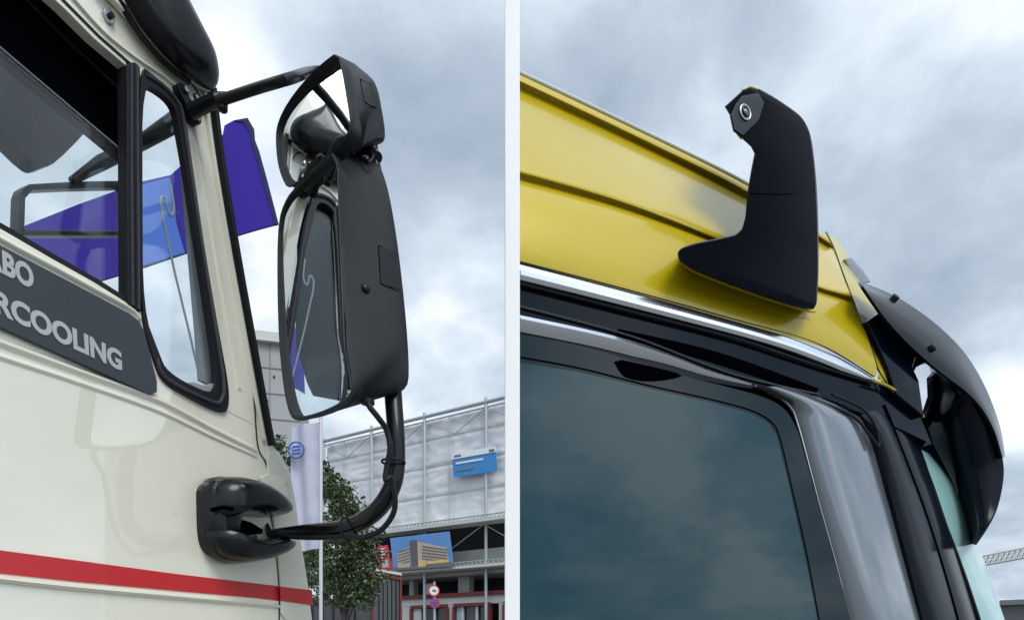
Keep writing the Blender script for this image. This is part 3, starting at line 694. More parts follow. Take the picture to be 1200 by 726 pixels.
# windscreen sliver: curved glass bending away round the front
wl = [(1068, 520), (1084, 555), (1106, 610), (1134, 680), (1170, 790)]; wr = [(1090, 532), (1116, 566), (1138, 615), (1158, 670), (1200, 790)]
a = cat([(x, y, 0) for x, y in wl], 8); b = cat([(x, y, 0) for x, y in wr], 8); rr = []
for f in [i / 8 for i in range(9)]:
    rr.append([P2(p.x + (q.x - p.x) * f, p.y + (q.y - p.y) * f, .045 + .05 * f * f) for p, q in zip(a, b)])
rr.append([p + Vector((-.25, .9, 0)) for p in rr[-1]])
link('windscreen', grid_bm(rr), TEAL, T2, angle=60)
# sun visor ------------------------------------------------------------
V = T2
o_out = [(1008, 330), (1030, 338), (1055, 350), (1085, 370), (1110, 391), (1132, 415), (1150, 444), (1164, 475), (1173, 503), (1178, 535)]
o_in = [(1012, 336), (1024, 354), (1040, 376), (1062, 400), (1088, 424), (1112, 443), (1134, 460), (1152, 480), (1166, 506), (1175, 536)]
a = cat([(x, y, 0) for x, y in o_out], 6); b = cat([(x, y, 0) for x, y in o_in], 6); rr = []
for f in [i / 5 for i in range(6)]:
    rr.append([P2(p.x + (q.x - p.x) * f, p.y + (q.y - p.y) * f, .03 - .07 * f - .018 * math.sin(f * math.pi)) for p, q in zip(a, b)])
vis = link('sun_visor', grid_bm(rr, .008, N2), VISORO, T2, angle=60)
for x, y in ((1048, 348), (1092, 406)):
    h, nr = hit(vis, x, y + 2)
    if h is not None: link('bolt', disc_bm(h - nr * .002, nr, .011, .010, 8, dome=.003), BLK, vis)
ob = [(1120, 449), (1135, 461), (1152, 481), (1166, 507), (1175, 540), (1175, 565), (1168, 596), (1157, 618), (1144, 637)]
ib = [(1092, 428), (1096, 455), (1086, 490), (1094, 520), (1100, 535), (1106, 547), (1117, 570), (1130, 602), (1143, 636)]
a = cat([(x, y, 0) for x, y in ob], 6); b = cat([(x, y, 0) for x, y in ib], 6); rr = []
for f in [i / 8 for i in range(9)]:
    rr.append([P2(p.x + (q.x - p.x) * f, p.y + (q.y - p.y) * f, -.03 + .16 * f - .03 * math.sin(f * math.pi)) for p, q in zip(a, b)])
link('visor_underside', grid_bm(rr, .008, N2), VISOR, T2, angle=60)
tube('visor_rim', [r + N2 * .002 for r in rr[0]], .003, VISOR, T2, n=8)
tube('visor_rib', cat([P2(x, y, -.02) for x, y in ((1143, 470), (1155, 505), (1166, 545), (1171, 562))], 6), .0018, VISORO, T2, n=6)
slab('visor_strut', [[P2(x, y, .06) for x, y in ((1060, 398), (1070, 396), (1096, 424), (1086, 424), (1074, 430), (1064, 450))]], N2, .02, PIANO, T2, bevel=.002)
slab('visor_strut', [[P2(x, y, .10) for x, y in ((1093, 440), (1100, 432), (1100, 480), (1090, 500), (1084, 492), (1094, 462))]], N2, .02, PIANO, T2, bevel=.002)
slab('visor_inner_panel', [[P2(x, y, .10) for x, y in ((1060, 470), (1084, 486), (1094, 520), (1118, 566), (1140, 620), (1100, 575), (1070, 530))]], N2, .02, VISOR, T2, bevel=.002)
slab('roof_marker_lens', [[P2(x, y, .15) for x, y in ((990, 303), (997, 301), (1012, 316), (1021, 330), (1010, 332), (1000, 324))]], N2, .03, mat('grey_marker_lens', (.22, .26, .30), .15, coat=.6), T2, bevel=.003)
# cab bulk behind the side, kept behind the added divider line
slab('cab_floor_side', [[S2(P2(X0, 700).dot(D2v), 1.62, .012), S2(2.05, 1.62, .012), S2(2.05, .6, .012), S2(1.75, .6, .012), S2(1.68, .9, .012), S2(1.4, 1.06, .012), S2(1.12, .9, .012), S2(1.05, .6, .012), S2(P2(X0, 700).dot(D2v), .6, .012)]], N2, .05, YEL, T2, bevel=.01)
slab('cab_front_face', [[S2(2.05, .6, .05), S2(2.05, 1.65, .05), S2(2.0, 1.65, 2.0), S2(2.0, .6, 2.0)]], -D2v, .05, YEL, T2, bevel=.01)
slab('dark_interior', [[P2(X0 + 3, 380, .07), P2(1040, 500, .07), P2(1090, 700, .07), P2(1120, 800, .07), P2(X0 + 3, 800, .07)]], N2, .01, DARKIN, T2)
wheel(T2, S2(1.4, .525, .16), -N2)
# ---- digital mirror camera arm
sil = [(849, 125), (858, 117), (870, 106), (879, 102), (888, 105), (905, 114), (925, 127), (938, 137), (946, 149), (951, 164), (955, 195), (957, 230), (959, 275), (959, 320), (957, 356), (953, 363), (942, 361), (905, 350), (870, 338), (838, 326), (812, 316), (799, 308), (794, 301), (794, 295), (799, 290), (815, 285), (845, 279), (862, 275), (869, 269), (873, 258), (876, 225), (880, 200), (884, 180), (880, 172), (870, 163), (863, 152), (858, 140)]
c2 = [(885, 200)] ; n_s = 240
la_ = resample([P2(x, y, -.055) for x, y in sil], n_s)
def spine(p):     # the shell narrows towards its back face
    q = p.copy(); return q
loops = []
pxs = resample([(x, y, 0) for x, y in sil], n_s)
mid = [(915, 135), (918, 180), (918, 230), (916, 280), (905, 325)]
def inset(p, k):
    best = min(((p.x - a) ** 2 + (p.y - b) ** 2, a, b) for a, b in mid + [(875, 130), (860, 302), (830, 302), (890, 325), (935, 340)])
    return (p.x + (best[1] - p.x) * k, p.y + (best[2] - p.y) * k)
for k, of in ((.045, -.0585), (.0, -.052), (.0, -.045), (.10, -.02), (.16, .005), (.20, .03)):
    loops.append([P2(*inset(p, k), of) for p in pxs])
bm = bmesh.new(); rr_ = [[bm.verts.new(p) for p in l] for l in loops]
for i in range(len(rr_) - 1):
    for j in range(n_s): bm.faces.new((rr_[i][j], rr_[i][(j + 1) % n_s], rr_[i + 1][(j + 1) % n_s], rr_[i + 1][j]))
for t_ in tessellate_polygon([loops[0]]): bm.faces.new([rr_[0][i] for i in t_])
for t_ in tessellate_polygon([loops[-1]]): bm.faces.new([rr_[-1][i] for i in reversed(t_)])
cams = link('camera_arm', bm, NAVY, T2, angle=40)
foot = [(796, 297), (806, 292), (824, 290), (840, 300), (850, 312), (838, 318), (815, 311), (800, 305)]
lp = [(857, 134), (863, 121), (870, 112), (889, 108.5), (896, 120), (890, 140), (871, 159), (861, 152)]
fp = slab('camera_face', [[P2(x, y, -.0625) for x, y in lp]], N2, .006, LENSP, cams, bevel=.002)
fn = -N2
c0 = P2(873.5, 131.5, -.0645)
link('lens_ring', ring_bm(c0, fn, .0155, .0018, 36, 8), mat('lens_ring', (.55, .58, .55), .35, metal=.6), cams)
link('lens_barrel', disc_bm(c0 - fn * .002, fn, .0145, .002, 32), mat('lens_barrel', (.02, .025, .03), .3), cams)
link('lens_ring', ring_bm(c0 + fn * .0015, fn, .0085, .0015, 28, 8), BLK, cams)
link('lens', disc_bm(c0, fn, .0070, .001, 24, dome=.003), mat('lens_glass', (.05, .09, .12), .02, coat=1), cams)
tube('arm_rim_highlight', cat([P2(x, y, -.054) for x, y in ((889, 107), (905, 116), (924, 128.5), (937, 139), (944.5, 151), (949, 166), (953, 196), (955.5, 230), (957, 275), (957, 320), (955.5, 352))], 5), .0042, EDG, cams, n=10)  # glossier tube added so the arm's edge shows a rim highlight
tube('arm_rim_highlight', cat([P2(x, y, -.054) for x, y in ((800, 307), (797, 300), (801, 292), (816, 287), (846, 281))], 5), .0042, EDG, cams, n=10)
tube('arm_seam', [P2(876, 227, -.0585), P2(915, 227.5, -.0590), P2(957, 227, -.0565)], .0008, GAPM, cams, n=6)
tube('head_edge', [P2(870, 106, -.05), P2(879, 102, -.05), P2(889, 105.5, -.05)], .0022, YEL, cams, n=6)
tube('head_edge', [P2(860, 146, -.05), P2(864, 157, -.05), P2(869, 163, -.05)], .0020, YEL, cams, n=6)
tube('arm_gasket', cat([P2(x, y, -.012) for x, y in ((797, 306), (812, 317), (838, 328), (870, 340), (905, 352), (942, 363), (955, 365))], 6), .003, YEL, T2, n=6)

# ================================================================== BACKGROUND, left
NB = Vector((.52, .854, 0)).normalized(); DB = Vector((.854, -.52, 0)).normalized(); DBD = 36
def PB(px, py, off=0): return onplane(NB, DBD + off, px, py)
def SB(s, z, off=0): p = NB * (DBD + off) + DB * s; p.z = z; return p
def sB(px): return PB(px, 700).dot(DB)
SHEET = mat('scaffold_sheeting', (.66, .68, .70), .7, var=.10, vscale=.5, bump=.6, bscale=3, stretch=(1, 1, 2.2))
CONC = mat('concrete', (.36, .36, .34), .85, var=.2, vscale=1.2)
CONCL = mat('light_render', (.52, .53, .50), .8, var=.12, vscale=1)
GALV = mat('galvanised_tube', (.40, .44, .46), .45, metal=.5, var=.15, vscale=8)
DARKB = mat('dark_opening', (.012, .013, .015), .9)
REDF = mat('red_window_frame', (.15, .018, .017), .6, var=.1)
def wire_name(): pass
BLDG = thing('construction_building', SB(0, 0, .5), 'long building under construction wrapped in grey scaffold sheeting', 'building')
s0, s1 = sB(380), sB(650)
z_top = PB(520, 484).z; z_g1 = PB(520, 619).z; z_g2 = PB(520, 669).z; z_red = PB(520, 695).z
def boxB(name, sa, sb, za, zb_, oa, ob_, m, parent=BLDG, **kw):
    c = SB((sa + sb) / 2, (za + zb_) / 2, (oa + ob_) / 2)
    return link(name, box_bm(c, DB, NB, Z, abs(sb - sa) / 2, abs(ob_ - oa) / 2, abs(zb_ - za) / 2), m, parent, smooth=False, **kw)
boxB('building_core', s0 + .2, s1, 0, z_top - 1.2, 3.2, 15, DARKB)
# wrinkled sheeting: bays between standards
pol = [380, 436, 498, 570, 645]
for a_, b_ in zip(pol[:-1], pol[1:]):
    sa, sb = sB(a_), sB(b_); rows_ = []; NZ, NS = 60, 44
    lev = [z_g1 + .25, z_g1 + (z_top - z_g1) * .30, z_g1 + (z_top - z_g1) * .56, z_g1 + (z_top - z_g1) * .8, z_top - .15]
    for i in range(NZ + 1):
        zz_ = lev[0] + (lev[-1] - lev[0]) * i / NZ; row = []
        for j in range(NS + 1):
            s_ = sa + (sb - sa) * j / NS
            k = noise.noise(Vector((s_ * .5, zz_ * .9, 2.))) * .05 + abs(noise.noise(Vector((s_ * .45, zz_ * 2.2, 7.)))) * .10 + abs(noise.noise(Vector((s_ * .9 + zz_ * .5, zz_ * .7 - s_ * .4, 4.)))) * .10
            d = min(abs(zz_ - q) for q in lev); k += .10 * math.exp(-(d / .12) ** 2)
            row.append(SB(s_, zz_, .25 + k))
        rows_.append(row)
    link('sheeting', grid_bm(rows_), SHEET, BLDG, angle=80)
for k, z_ in enumerate(lev[1:-1]): tube('ledger', [SB(s0, z_, .1), SB(s1, z_, .1)], .035, GALV, BLDG, n=6)
for a_ in pol:
    s_ = sB(a_); tube('scaffold_standard', [SB(s_, 0, -.05), SB(s_, z_top + .35, -.05)], .11, GALV, BLDG, n=8)
    s_ += 2.1
    if s_ < s1: tube('scaffold_standard', [SB(s_, z_g1, .1), SB(s_, z_top - .2, .1)], .03, GALV, BLDG, n=6)
link('top_beam', sweep_bm([SB(s0 - .6, z_top + .05, -.05), SB(s1, z_top + .05, -.05)], circ(.13, 8)), GALV, BLDG)
tube('top_rail', [SB(s0 - .6, z_top - .28, .0), SB(s1, z_top - .28, .0)], .05, GALV, BLDG, n=6)
for a_, b_ in zip(pol[:-1], pol[1:]):
    sa, sb = sB(a_), sB(b_); m_ = (sa + sb) / 2
    tube('brace', [SB(sa, z_top - .3, .0), SB(m_, z_top - 1.6, .0), SB(sb, z_top - .3, .0)], .035, GALV, BLDG, n=6)
    tube('brace', [SB(sa, z_g1 - .1, -.3), SB(m_, z_g1 - 1.5, -.3), SB(sb, z_g1 - .1, -.3)], .035, GALV, BLDG, n=6)
for z_ in (z_g1, z_g2):
    boxB('gangway', s0, s1, z_ - .03, z_ + .17, -.9, .3, CONCL)
    zg = []; s_ = s0; q_ = 0
    while s_ < s1: zg.append(SB(s_, z_ + (.18 if q_ else .38), -.9)); s_ += .17; q_ ^= 1
    tube('gangway_mesh', zg, .035, GALV, BLDG, n=4)
    tube('gangway_rail', [SB(s0, z_ + .38, -.9), SB(s1, z_ + .38, -.9)], .04, GALV, BLDG, n=6)
boxB('spandrel', s0 + 2, s1, z_g2 + .35, PB(560, 640).z, 1.0, 1.4, CONC)
boxB('floor_slab', s0, s1, z_g2 - .3, z_g2 - .05, .4, 3.4, CONC)
boxB('red_band', s0 + 2, s1, z_red - .22, z_red + .05, .3, .8, REDF)
boxB('ground_floor_wall', s0 + 2, s1, 4.85, z_red - .22, .5, .9, CONCL)
boxB('ground_floor_wall', s0 + 2, s1, 0, 1.0, .5, .9, CONCL)
for px in (466, 478.5, 519, 580, 640): boxB('wall_pier', sB(px), sB(px + 9), 1.0, 4.9, .5, .9, CONCL)
for px in (478, 528, 587):
    sa, sb = sB(px), sB(px + 42); f = boxB('window_frame', sa, sb, 4.7, 4.92, .3, .6, REDF)
    boxB('window_frame', sa - .1, sa + .1, 1, 4.7, .3, .6, REDF); boxB('window_frame', sb - .1, sb + .1, 1, 4.7, .3, .6, REDF)
    boxB('window', sa + .1, sb - .1, 1, 4.8, .7, .75, mat('window_glass', (.03, .045, .05), .1))
    for q in (.22, .62): boxB('curtain', sa + (sb - sa) * q - .09, sa + (sb - sa) * q + .09, 1, 4.75, .5, .62, CONCL)
    boxB('blind', sa + (sb - sa) * .04, sa + (sb - sa) * .2, 1, 4.75, .55, .63, mat('blue_blind', (.30, .42, .50), .7))
boxB('column', sB(525), sB(538), z_red, z_g2 - .3, 1.2, 1.8, CONC)
boxB('column', sB(467), sB(472), z_red, z_g2 - .3, 1.2, 1.8, CONC)
boxB('crate_shape', sB(487), sB(499), z_red + .1, z_red + .9, .9, 1.2, CONCL)
# banners hung on the scaffold: separate things
def bannerB(name, px, label, catg, m, off=-.25, grp=None):
    pts = [PB(x, y, off) for x, y in px]; c = sum(pts, Vector()) / len(pts)
    b = slab_bm([pts], NB, .05); o_ = link(name, b, m, None, smooth=False)
    # move origin
    for v_ in o_.data.vertices: v_.co -= c
    o_.location = c; return tag(o_, label, catg, grp)
def partB(name, parent, loops, off, m):
    return slab(name, [[PB(x, y, off) for x, y in l] for l in loops], NB, .03, m, parent, smooth=False)
W_ = mat('banner_white', (.72, .74, .76), .6); B_ = mat('banner_blue', (.035, .22, .52), .55, var=.05, vscale=2); BSK = mat('poster_sky', (.10, .24, .52), .5, var=.15, vscale=.5)
bb = bannerB('site_banner', [(529.5, 531), (580.5, 522.5), (582.5, 551), (531.5, 559)], 'blue and white site banner hung high on the scaffold sheeting', 'banner', B_)
partB('banner_header', bb, [[(529.5, 531), (580.5, 522.5), (581, 529), (530, 538)]], -.29, W_)
GRY = mat('banner_small_print', (.12, .14, .16), .6); WPR = mat('banner_white_print', (.65, .7, .75), .6)
partB('small_print', bb, [[(532, 533.2), (540, 531.9), (540, 534), (532, 535.3)]], -.32, GRY)
partB('small_print', bb, [[(573, 526.3), (579, 525.3), (579, 528), (573, 529)]], -.32, GRY)
partB('slogan', bb, [[(534, 541.5), (566, 536), (566, 538.4), (534, 543.9)]], -.29, WPR)
partB('slogan', bb, [[(535, 548.5), (555, 545.2), (555, 548.8), (535, 552)]], -.29, mat('banner_dark_print', (.10, .20, .26), .6))
po = bannerB('building_poster', [(457, 630), (526.5, 622), (531.5, 663), (461.5, 668.5)], 'large poster with a photograph of a beige office block under blue sky', 'poster', BSK, -1.1)
BEI = mat('poster_beige', (.42, .36, .28), .6); TOW = mat('poster_tower', (.10, .09, .10), .6); WRM = mat('poster_warm_light', (.60, .42, .18), .6); SLT = mat('poster_window_rows', (.14, .13, .13), .6)
partB('poster_block', po, [[(465, 648), (480, 640), (481, 662), (466, 664)], [] ][:1], -1.14, BEI)
partB('poster_block', po, [[(494, 635), (523, 641), (526, 661), (494, 663)]], -1.14, BEI)
partB('poster_tower', po, [[(480, 634), (483, 632), (493, 633), (494.5, 663), (483, 664)]], -1.16, TOW)
partB('poster_tower_face', po, [[(489, 633.5), (493.5, 634), (494.5, 661), (490, 662)]], -1.18, BEI)
for k in range(5):
    y = 640 + k * 3.6
    partB('poster_windows', po, [[(495, y - 1.2), (524, y + 3 - k * .2), (524, y + 4 - k * .2), (495, y + .3)]], -1.17, SLT)
    partB('poster_windows', po, [[(466, y + 6.2), (480, y + 1.6), (480, y + 2.8), (466, y + 7)]], -1.17, SLT)
partB('poster_street', po, [[(462, 663.5), (531, 659), (531.4, 663), (461.6, 668)]], -1.175, SLT)
partB('poster_lights', po, [[(466, 660), (480, 659), (480, 664), (466, 665)]], -1.19, BEI)
partB('poster_lights', po, [[(490, 656), (498, 655), (499, 663), (490, 664)]], -1.19, WRM)
partB('poster_lights', po, [[(500, 656.5), (526, 655), (526, 658), (500, 660.5)]], -1.19, WRM)
rs = bannerB('red_notice', [(440.5, 640), (454, 638), (459.5, 666), (444, 667.5)], 'red notice board with white lines of text beside the building poster', 'sign', mat('notice_red', (.55, .035, .04), .5), -1.0)
for k in range(4): partB('text_line', rs, [[(446, 642 + k * 3.4), (452, 641.2 + k * 3.4), (452.3, 642.6 + k * 3.4), (446.3, 643.4 + k * 3.4)]], -1.04, WPR)
partB('notice_picture', rs, [[(447.5, 656), (454.5, 655), (455.5, 664), (448.5, 665)]], -1.04, mat('notice_grey', (.42, .42, .40), .6))
partB('notice_emblem', rs, [[(434, 639), (440, 638), (441.5, 648), (436, 647)]], -1.04, mat('notice_emblem_pale', (.6, .3, .28), .6))
# dark container with red edges beside the building
SC = thing('site_container', PT(455, 740, 30), 'dark grey site container with red edges below the red notice', 'container')
SC.location.z = 0
GCT = mat('container_grey', (.075, .078, .085), .7, var=.2, vscale=1)
c1, c2, c3, c4 = PT(437, 700, 31), PT(470, 700, 29), None, None
def vbox(name, pa, pb, z0, z1, dep, m, parent):
    a_ = Vector((pa.x, pa.y, 0)); b_ = Vector((pb.x, pb.y, 0)); d = (b_ - a_).normalized(); nn_ = Vector((-d.y, d.x, 0))
    c = (a_ + b_) / 2 + nn_ * dep / 2; c.z = (z0 + z1) / 2
    return link(name, box_bm(c, d, nn_, Z, (b_ - a_).length / 2, dep / 2, (z1 - z0) / 2), m, parent, smooth=False)
zc = 1.6 + (762 - 668) / 750 * 30
vbox('container_body', PT(437, 700, 29), PT(470, 700, 31), 0, zc - .12, .8, GCT, SC)
vbox('roof_rim', PT(436, 700, 28.9), PT(470.8, 700, 30.9), zc - .12, zc, 1.0, CONCL, SC)
for a_, b_ in ((436.5, 438), (469, 471)): vbox('red_post', PT(a_, 700, 28.8 if a_ < 450 else 30.8), PT(b_, 700, 28.85 if a_ < 450 else 30.85), 0, zc - .125, .12, REDF, SC)
vbox('red_rail', PT(438, 700, 28.95), PT(469, 700, 30.8), zc - .34, zc - .20, .1, REDF, SC)
for k in range(5): vbox('panel_joint', PT(444 + k * 5, 700, 29.35 + k * .3), PT(445 + k * 5, 700, 29.41 + k * .3), 0, zc - .4, .06, DARKB, SC)
fw = thing('boarded_fence', PT(400, 740, 34), 'dark grey boarded fence behind the street tree', 'fence'); fw.location.z = 0
vbox('boards', PT(350, 700, 36), PT(437, 700, 33), 0, 1.6 + (762 - 700) / 750 * 34, .1, GCT, fw)
for k in range(7): vbox('fence_post', PT(352 + k * 12.5, 700, 35.8 - k * .43), PT(353.3 + k * 12.5, 700, 35.75 - k * .43), 0, 1.6 + (762 - 699) / 750 * 34, .1, DARKB, fw)

# grey concrete building seen between pillar and mirror
NC = Vector((-.25, .97, 0)).normalized(); 
def PC(px, py, off=0): return onplane(NC, 55 + off, px, py)
cb = thing('concrete_building', PC(310, 720), 'weathered grey concrete building behind the front pillar of the cream truck', 'building'); cb.location.z = 0
ctop = PC(292, 385).z
def boxC(name, xa, xb, ya, yb, off, dep, m, parent=cb):
    p = [PC(xa, ya, off), PC(xb, ya, off), PC(xb, yb, off), PC(xa, yb, off)]
    za, zb_ = PC((xa + xb) / 2, ya, off).z, PC((xa + xb) / 2, yb, off).z
    for q in (0, 1): p[q].z = za
    for q in (2, 3): p[q].z = zb_
    return slab(name, [p], NC, dep, m, parent, smooth=False)
CONG = mat('weathered_concrete', (.34, .35, .35), .85, var=.3, vscale=.35, stretch=(1, 1, .4))
boxC('wall', 240, 352, 394, 760, 0, 12, CONG); boxC('parapet', 240, 354, 386, 397, -.5, 12, CONCL)
for y in (428, 458, 488): boxC('panel_joint', 240, 352, y, y + 1.2, -.05, .1, mat('joint_dark', (.20, .20, .20), .9))
for x in (316,): boxC('panel_joint', x, x + .5, 398, 520, -.06, .1, mat('joint_grey', (.16, .16, .16), .9))
for (x, y) in ((303, 448), (306, 470), (320, 440), (312, 468), (299, 490)): boxC('anchor_hole', x, x + 2.4, y, y + 2, -.08, .1, DARKB)

# flags -----------------------------------------------------------------
FL = thing('purple_flag', PT(248, 700, 7.0), 'big plain purple banner flag on a pole behind the cream truck cab', 'flag'); FL.location.z = 0
fpts = [(0, 282), (20, 268), (90, 240), (165, 213), (200, 205), (222, 185), (246, 163), (261, 158), (263, 147), (274, 141), (290, 138), (297, 150), (298, 163), (303, 176), (313, 212), (326, 262), (300, 269), (270, 278), (215, 297), (165, 314), (120, 328), (0, 365)]
NP = Vector((.1, 1, 0)).normalized()
slab('flag_cloth', [[onplane(NP, 7, x, y) for x, y in fpts]], NP, .02, PURP, FL, smooth=False)
slab('flag_hem', [[onplane(NP, 6.99, x, y) for x, y in [(274, 141), (290, 138), (297, 150), (298, 163), (303, 176), (326, 262), (322, 263.5), (299, 180), (294, 166), (292, 154), (285, 143)]]], NP, .02, mat('dark_flag_hem', (.012, .014, .08), .8), FL, smooth=False)
slab('flag_print', [[onplane(NP, 6.98, x, y) for x, y in [(165, 217), (198, 208), (202, 225), (206, 262), (216, 296), (165, 312)]]], NP, .02, PURPB, FL, smooth=False)
p0 = PT(246, 300, 7.15)
tube('flag_pole', [Vector((p0.x, p0.y, 0)), Vector((p0.x, p0.y, onplane(NP, 7, 246, 165).z))], .035, BLK, FL, n=10)
FS = thing('reflection_pennant', (-6.6, 1.8, 0), 'small purple pennant that shows only in the glass of the large door mirror', 'flag')  # added out of view to give the large mirror its purple reflection
slab('pennant_cloth', [[Vector((-6.5, 1.72, 4.3)), Vector((-6.5, 1.25, 4.15)), Vector((-6.5, 1.35, 4.6)), Vector((-6.5, 1.70, 5.2))]], (-1, 0, 0), .02, PURP, FS, smooth=False)
tube('flag_pole', [Vector((-6.53, 1.76, 0)), Vector((-6.53, 1.76, 5.3))], .03, BLK, FS, n=8)
WF = thing('white_flag', PT(378, 700, 16), 'narrow white banner flag with a round blue emblem on a pale pole', 'flag'); WF.location.z = 0
NW = Vector((.05, 1, 0)).normalized()
def PW(x, y, d=0): return onplane(NW, 16 + d, x, y)
top, bot = PW(371, 494).z, PW(379, 642).z
pole_x = PW(376, 560).x; rows_ = []
for i in range(40):
    f = i / 39; row = []
    for j in range(14):
        g2 = j / 13; w_ = .72
        row.append(Vector((pole_x - .03 - w_ * g2, PW(376, 560).y + .10 * math.sin(g2 * 9 + f * 3) * g2 + .02 * noise.noise(Vector((g2 * 3, f * 9, 0))), top + (bot - top) * f - .12 * g2 + .03 * math.sin(f * 7) * g2)))
    rows_.append(row)
CLW = mat('white_flag_cloth', (.44, .45, .54), .8, var=.03)
fc = link('flag_cloth', grid_bm(rows_, .01, (0, 1, 0)), CLW, WF, angle=80)
c_ = PW(347, 527, -.2); 
EB = mat('emblem_blue', (.03, .10, .38), .6)
link('emblem_ring', ring_bm(c_, NW, .20, .022, 32, 6), EB, fc)
for k in (-1, 0, 1): link('emblem_bar', box_bm(c_ + Vector((0, 0, k * .085)), Vector((1, 0, .12)).normalized(), (0, 1, 0), Z, .105, .01, .028), EB, fc, smooth=False)
tube('flag_pole', [Vector((pole_x, PW(376, 560).y, 0)), Vector((pole_x, PW(376, 560).y, top + .25))], .045, mat('pale_pole', (.55, .57, .58), .4, metal=.3), WF, n=10)

# road signs -------------------------------------------------------------
SG = thing('road_sign', PT(509, 740, 24), 'round red-ringed prohibition sign above a small blue no-stopping sign on one post', 'road sign'); SG.location.z = 0
sp = PT(509, 700, 24)
tube('post', [Vector((sp.x, sp.y, 0)), Vector((sp.x, sp.y, PT(509, 681, 24).z))], .04, GALV, SG, n=8)
fa = (Vector((0, 0, 1.6)) - Vector((sp.x, sp.y, 1.6))).normalized()
c_ = PT(508.5, 691.5, 23.93); WS = mat('sign_white', (.72, .72, .72), .5); RS_ = mat('sign_red', (.50, .03, .04), .5); BS_ = mat('sign_blue', (.03, .09, .40), .5)
d1_ = link('upper_disc', disc_bm(c_, fa, .21, .02, 28), RS_, SG); link('disc_face', disc_bm(c_ + fa * .021, fa, .165, .006, 28), WS, d1_)
for dx, dz, wx, hz in ((-.05, .0, .07, .045), (.055, -.01, .035, .035)): link('truck_symbol', box_bm(c_ + fa * .03 + Vector((dx, 0, dz)), (1, 0, 0), (0, 1, 0), Z, wx, .004, hz), GRY, d1_, smooth=False)
c_ = PT(509.5, 706, 23.93)
d2_ = link('lower_disc', disc_bm(c_, fa, .19, .02, 28), RS_, SG); link('disc_face', disc_bm(c_ + fa * .021, fa, .15, .006, 28), BS_, d2_)
for sg in (1, -1): link('cross_bar', box_bm(c_ + fa * .03, Vector((1, 0, sg)).normalized(), (0, 1, 0), Vector((-sg, 0, 1)).normalized(), .15, .004, .022), RS_, d2_, smooth=False)

# trees -------------------------------------------------------------------
def leafmat(name, c):
    m = bpy.data.materials.new(name); m.use_nodes = True; t = m.node_tree; p = t.nodes['Principled BSDF']
    p.inputs['Roughness'].default_value = .5
    g = N(t, 'ShaderNodeNewGeometry'); r_ = N(t, 'ShaderNodeValToRGB'); L(t, g.outputs['Random Per Island'], r_.inputs[0])
    r_.color_ramp.elements[0].color = (c[0] * .5, c[1] * .55, c[2] * .5, 1); r_.color_ramp.elements[1].color = (c[0] * 1.7, c[1] * 1.5, c[2] * 1.3, 1)
    L(t, r_.outputs[0], p.inputs['Base Color']); p.inputs['Transmission Weight'].default_value = 0
    return m
LEAF = leafmat('leaf_green', (.075, .115, .055)); BARK = mat('bark', (.07, .06, .05), .9, var=.3, vscale=10)
def tree(x, y, blobs, trunk_h, label, leaf=.10, nper=1400, grp=None):
    t = thing('street_tree', (x, y, 0), label, 'tree', grp); b = bmesh.new()
    link('trunk', sweep_bm([Vector((x, y, 0)), Vector((x + .03, y, trunk_h * .5)), Vector((x - .02, y, trunk_h)), Vector((x, y, blobs[0][2]))], circ(.10, 10), None, False, [1.2, 1, .8, .25]), BARK, t)
    for (bx, by, bz, br, bh) in blobs:
        sweep_bm([Vector((x, y, trunk_h * random.uniform(.7, 1))), Vector(((x + bx) / 2, (y + by) / 2, (trunk_h + bz) / 2 + .1)), Vector((bx, by, bz))], circ(.03, 6), None, False, [1.2, .8, .2], bm=b)
    link('limbs', b, BARK, t)
    b = bmesh.new(); rnd = random.Random(3)
    for (bx, by, bz, br, bh) in blobs:
        clumps = [Vector((rnd.gauss(0, .42), rnd.gauss(0, .42), rnd.gauss(0, .42))) for _ in range(int(14 + br * 10))]
        for k in range(int(nper * br * br * 1.4)):
            c = rnd.choice(clumps); q = c + Vector((rnd.gauss(0, .17), rnd.gauss(0, .17), rnd.gauss(0, .15)))
            p = Vector((bx + q.x * br, by + q.y * br, bz + q.z * bh))
            d = Vector((rnd.gauss(0, 1), rnd.gauss(0, 1), rnd.gauss(-.3, .7))).normalized(); u = d.cross(Vector((rnd.random(), rnd.random(), rnd.random()))).normalized()
            s_ = leaf * rnd.uniform(.6, 1.3)
            vs_ = [b.verts.new(p + u * s_ * .0 - d * s_ * .6), b.verts.new(p + u * s_ * .42), b.verts.new(p + d * s_ * .6), b.verts.new(p - u * s_ * .42)]
            b.faces.new(vs_)
    me = bpy.data.meshes.new('crown'); bmesh.ops.translate(b, vec=-Vector((x, y, 0)), verts=b.verts); b.to_mesh(me); b.free(); me.materials.append(LEAF)
    o_ = bpy.data.objects.new('crown', me); col.objects.link(o_); o_.parent = t
    return t
def TB(px, py, t, r, h=None): p = PT(px, py, t); return (p.x, p.y, p.z, r, h or r)
tp = PT(404, 700, 20)
tree(tp.x, tp.y, [TB(402, 640, 20, 1.05), TB(392, 590, 20, .85), TB(410, 600, 20.3, .7), TB(420, 640, 19.8, .8), TB(385, 665, 20, .9), TB(412, 672, 20.2, .95), TB(395, 700, 20, .75, .5), TB(432, 680, 20, .5), TB(385, 560, 20, .5), TB(425, 700, 20.1, .45)], 2.6,
     'bushy green street tree behind the lower mirror arm')
tp = PT(335, 700, 22)
tree(tp.x, tp.y, [TB(335, 560, 22, .9), TB(325, 525, 22, .55), TB(350, 560, 22, .65), TB(348, 600, 22, .8), TB(330, 600, 22, 1), TB(352, 640, 22, .8), TB(362, 590, 22.2, .4), TB(350, 680, 22, .9)], 3,
     'slimmer green tree half hidden by the front corner of the cream truck')

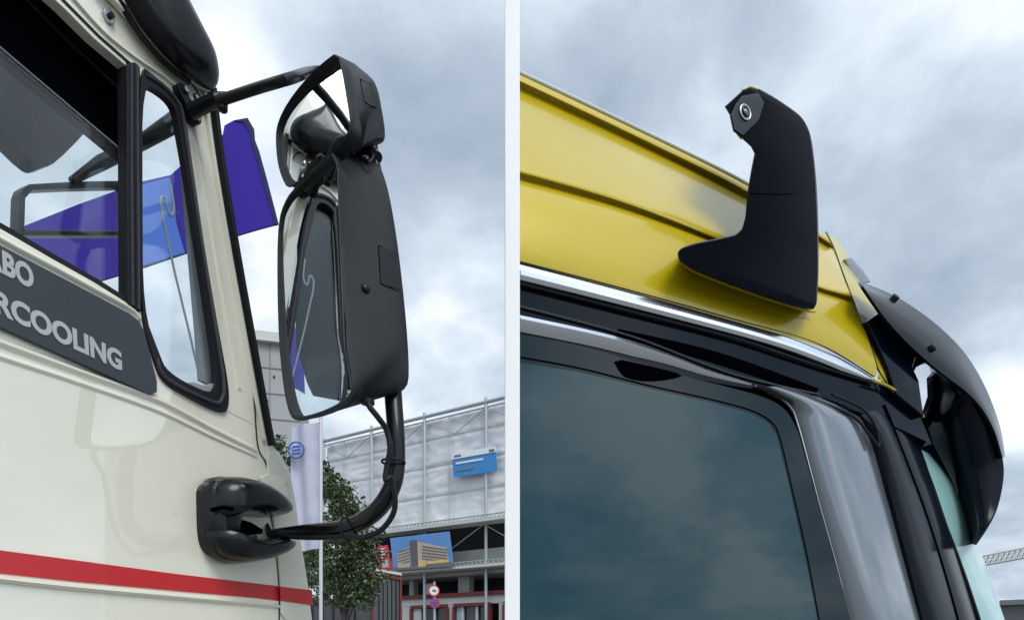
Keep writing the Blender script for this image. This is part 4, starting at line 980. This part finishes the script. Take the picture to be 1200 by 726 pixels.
# crane and low roof at the right edge -------------------------------------------
CRN = thing('tower_crane', PT(1290, 740, 70), 'pale lattice tower crane jib low in the sky beside the visor', 'crane'); CRN.location.z = 0
b = bmesh.new(); cA = PT(1120, 668, 74); cB = PT(1290, 636, 66); CM = mat('crane_paint', (.45, .46, .44), .5)
du = (cB - cA); n_ = 26; hj = 1.05; wj = Vector((.2, .9, 0)) * .6
for k in range(n_):
    a0 = cA + du * k / n_; a1 = cA + du * (k + 1) / n_; am = (a0 + a1) / 2 + Vector((0, 0, hj))
    for q in (a0 - wj, a0 + wj): tri = sweep_bm([q, am], circ(.06, 5), bm=b)
    for q in (a1 - wj, a1 + wj): sweep_bm([am, q], circ(.06, 5), bm=b)
    sweep_bm([a0 - wj, a0 + wj], circ(.05, 5), bm=b)
for o_ in (-wj, wj, None):
    oo = Vector((0, 0, hj)) if o_ is None else o_
    sweep_bm([cA + oo, cB + oo], circ(.10, 6), bm=b)
link('jib', b, CM, CRN)
b = bmesh.new()
for dx in (-.7, .7):
    for dy in (-.7, .7): sweep_bm([Vector((cB.x + dx, cB.y + dy, 0)), Vector((cB.x + dx, cB.y + dy, cB.z + 4))], circ(.1, 6), bm=b)
for k in range(12):
    z_ = k * (cB.z + 4) / 12; z2 = z_ + (cB.z + 4) / 12; sweep_bm([Vector((cB.x - .7, cB.y - .7, z_)), Vector((cB.x + .7, cB.y - .7, z2))], circ(.06, 5), bm=b)
link('mast', b, CM, CRN)
lr = thing('flat_roof_building', PT(1200, 740, 40), 'dark flat-roofed building low at the right behind the windscreen', 'building'); lr.location.z = 0
vbox('wall', PT(1172, 700, 42), PT(1330, 700, 38), 0, 1.6 + (762 - 706) / 750 * 40, 6, mat('dark_cladding', (.10, .105, .11), .7, var=.1), lr)
vbox('roof_edge', PT(1171, 700, 41.8), PT(1331, 700, 37.8), 1.6 + (762 - 706) / 750 * 40, 1.6 + (762 - 700) / 750 * 40, 6.4, mat('roof_edge_grey', (.16, .165, .17), .6), lr)
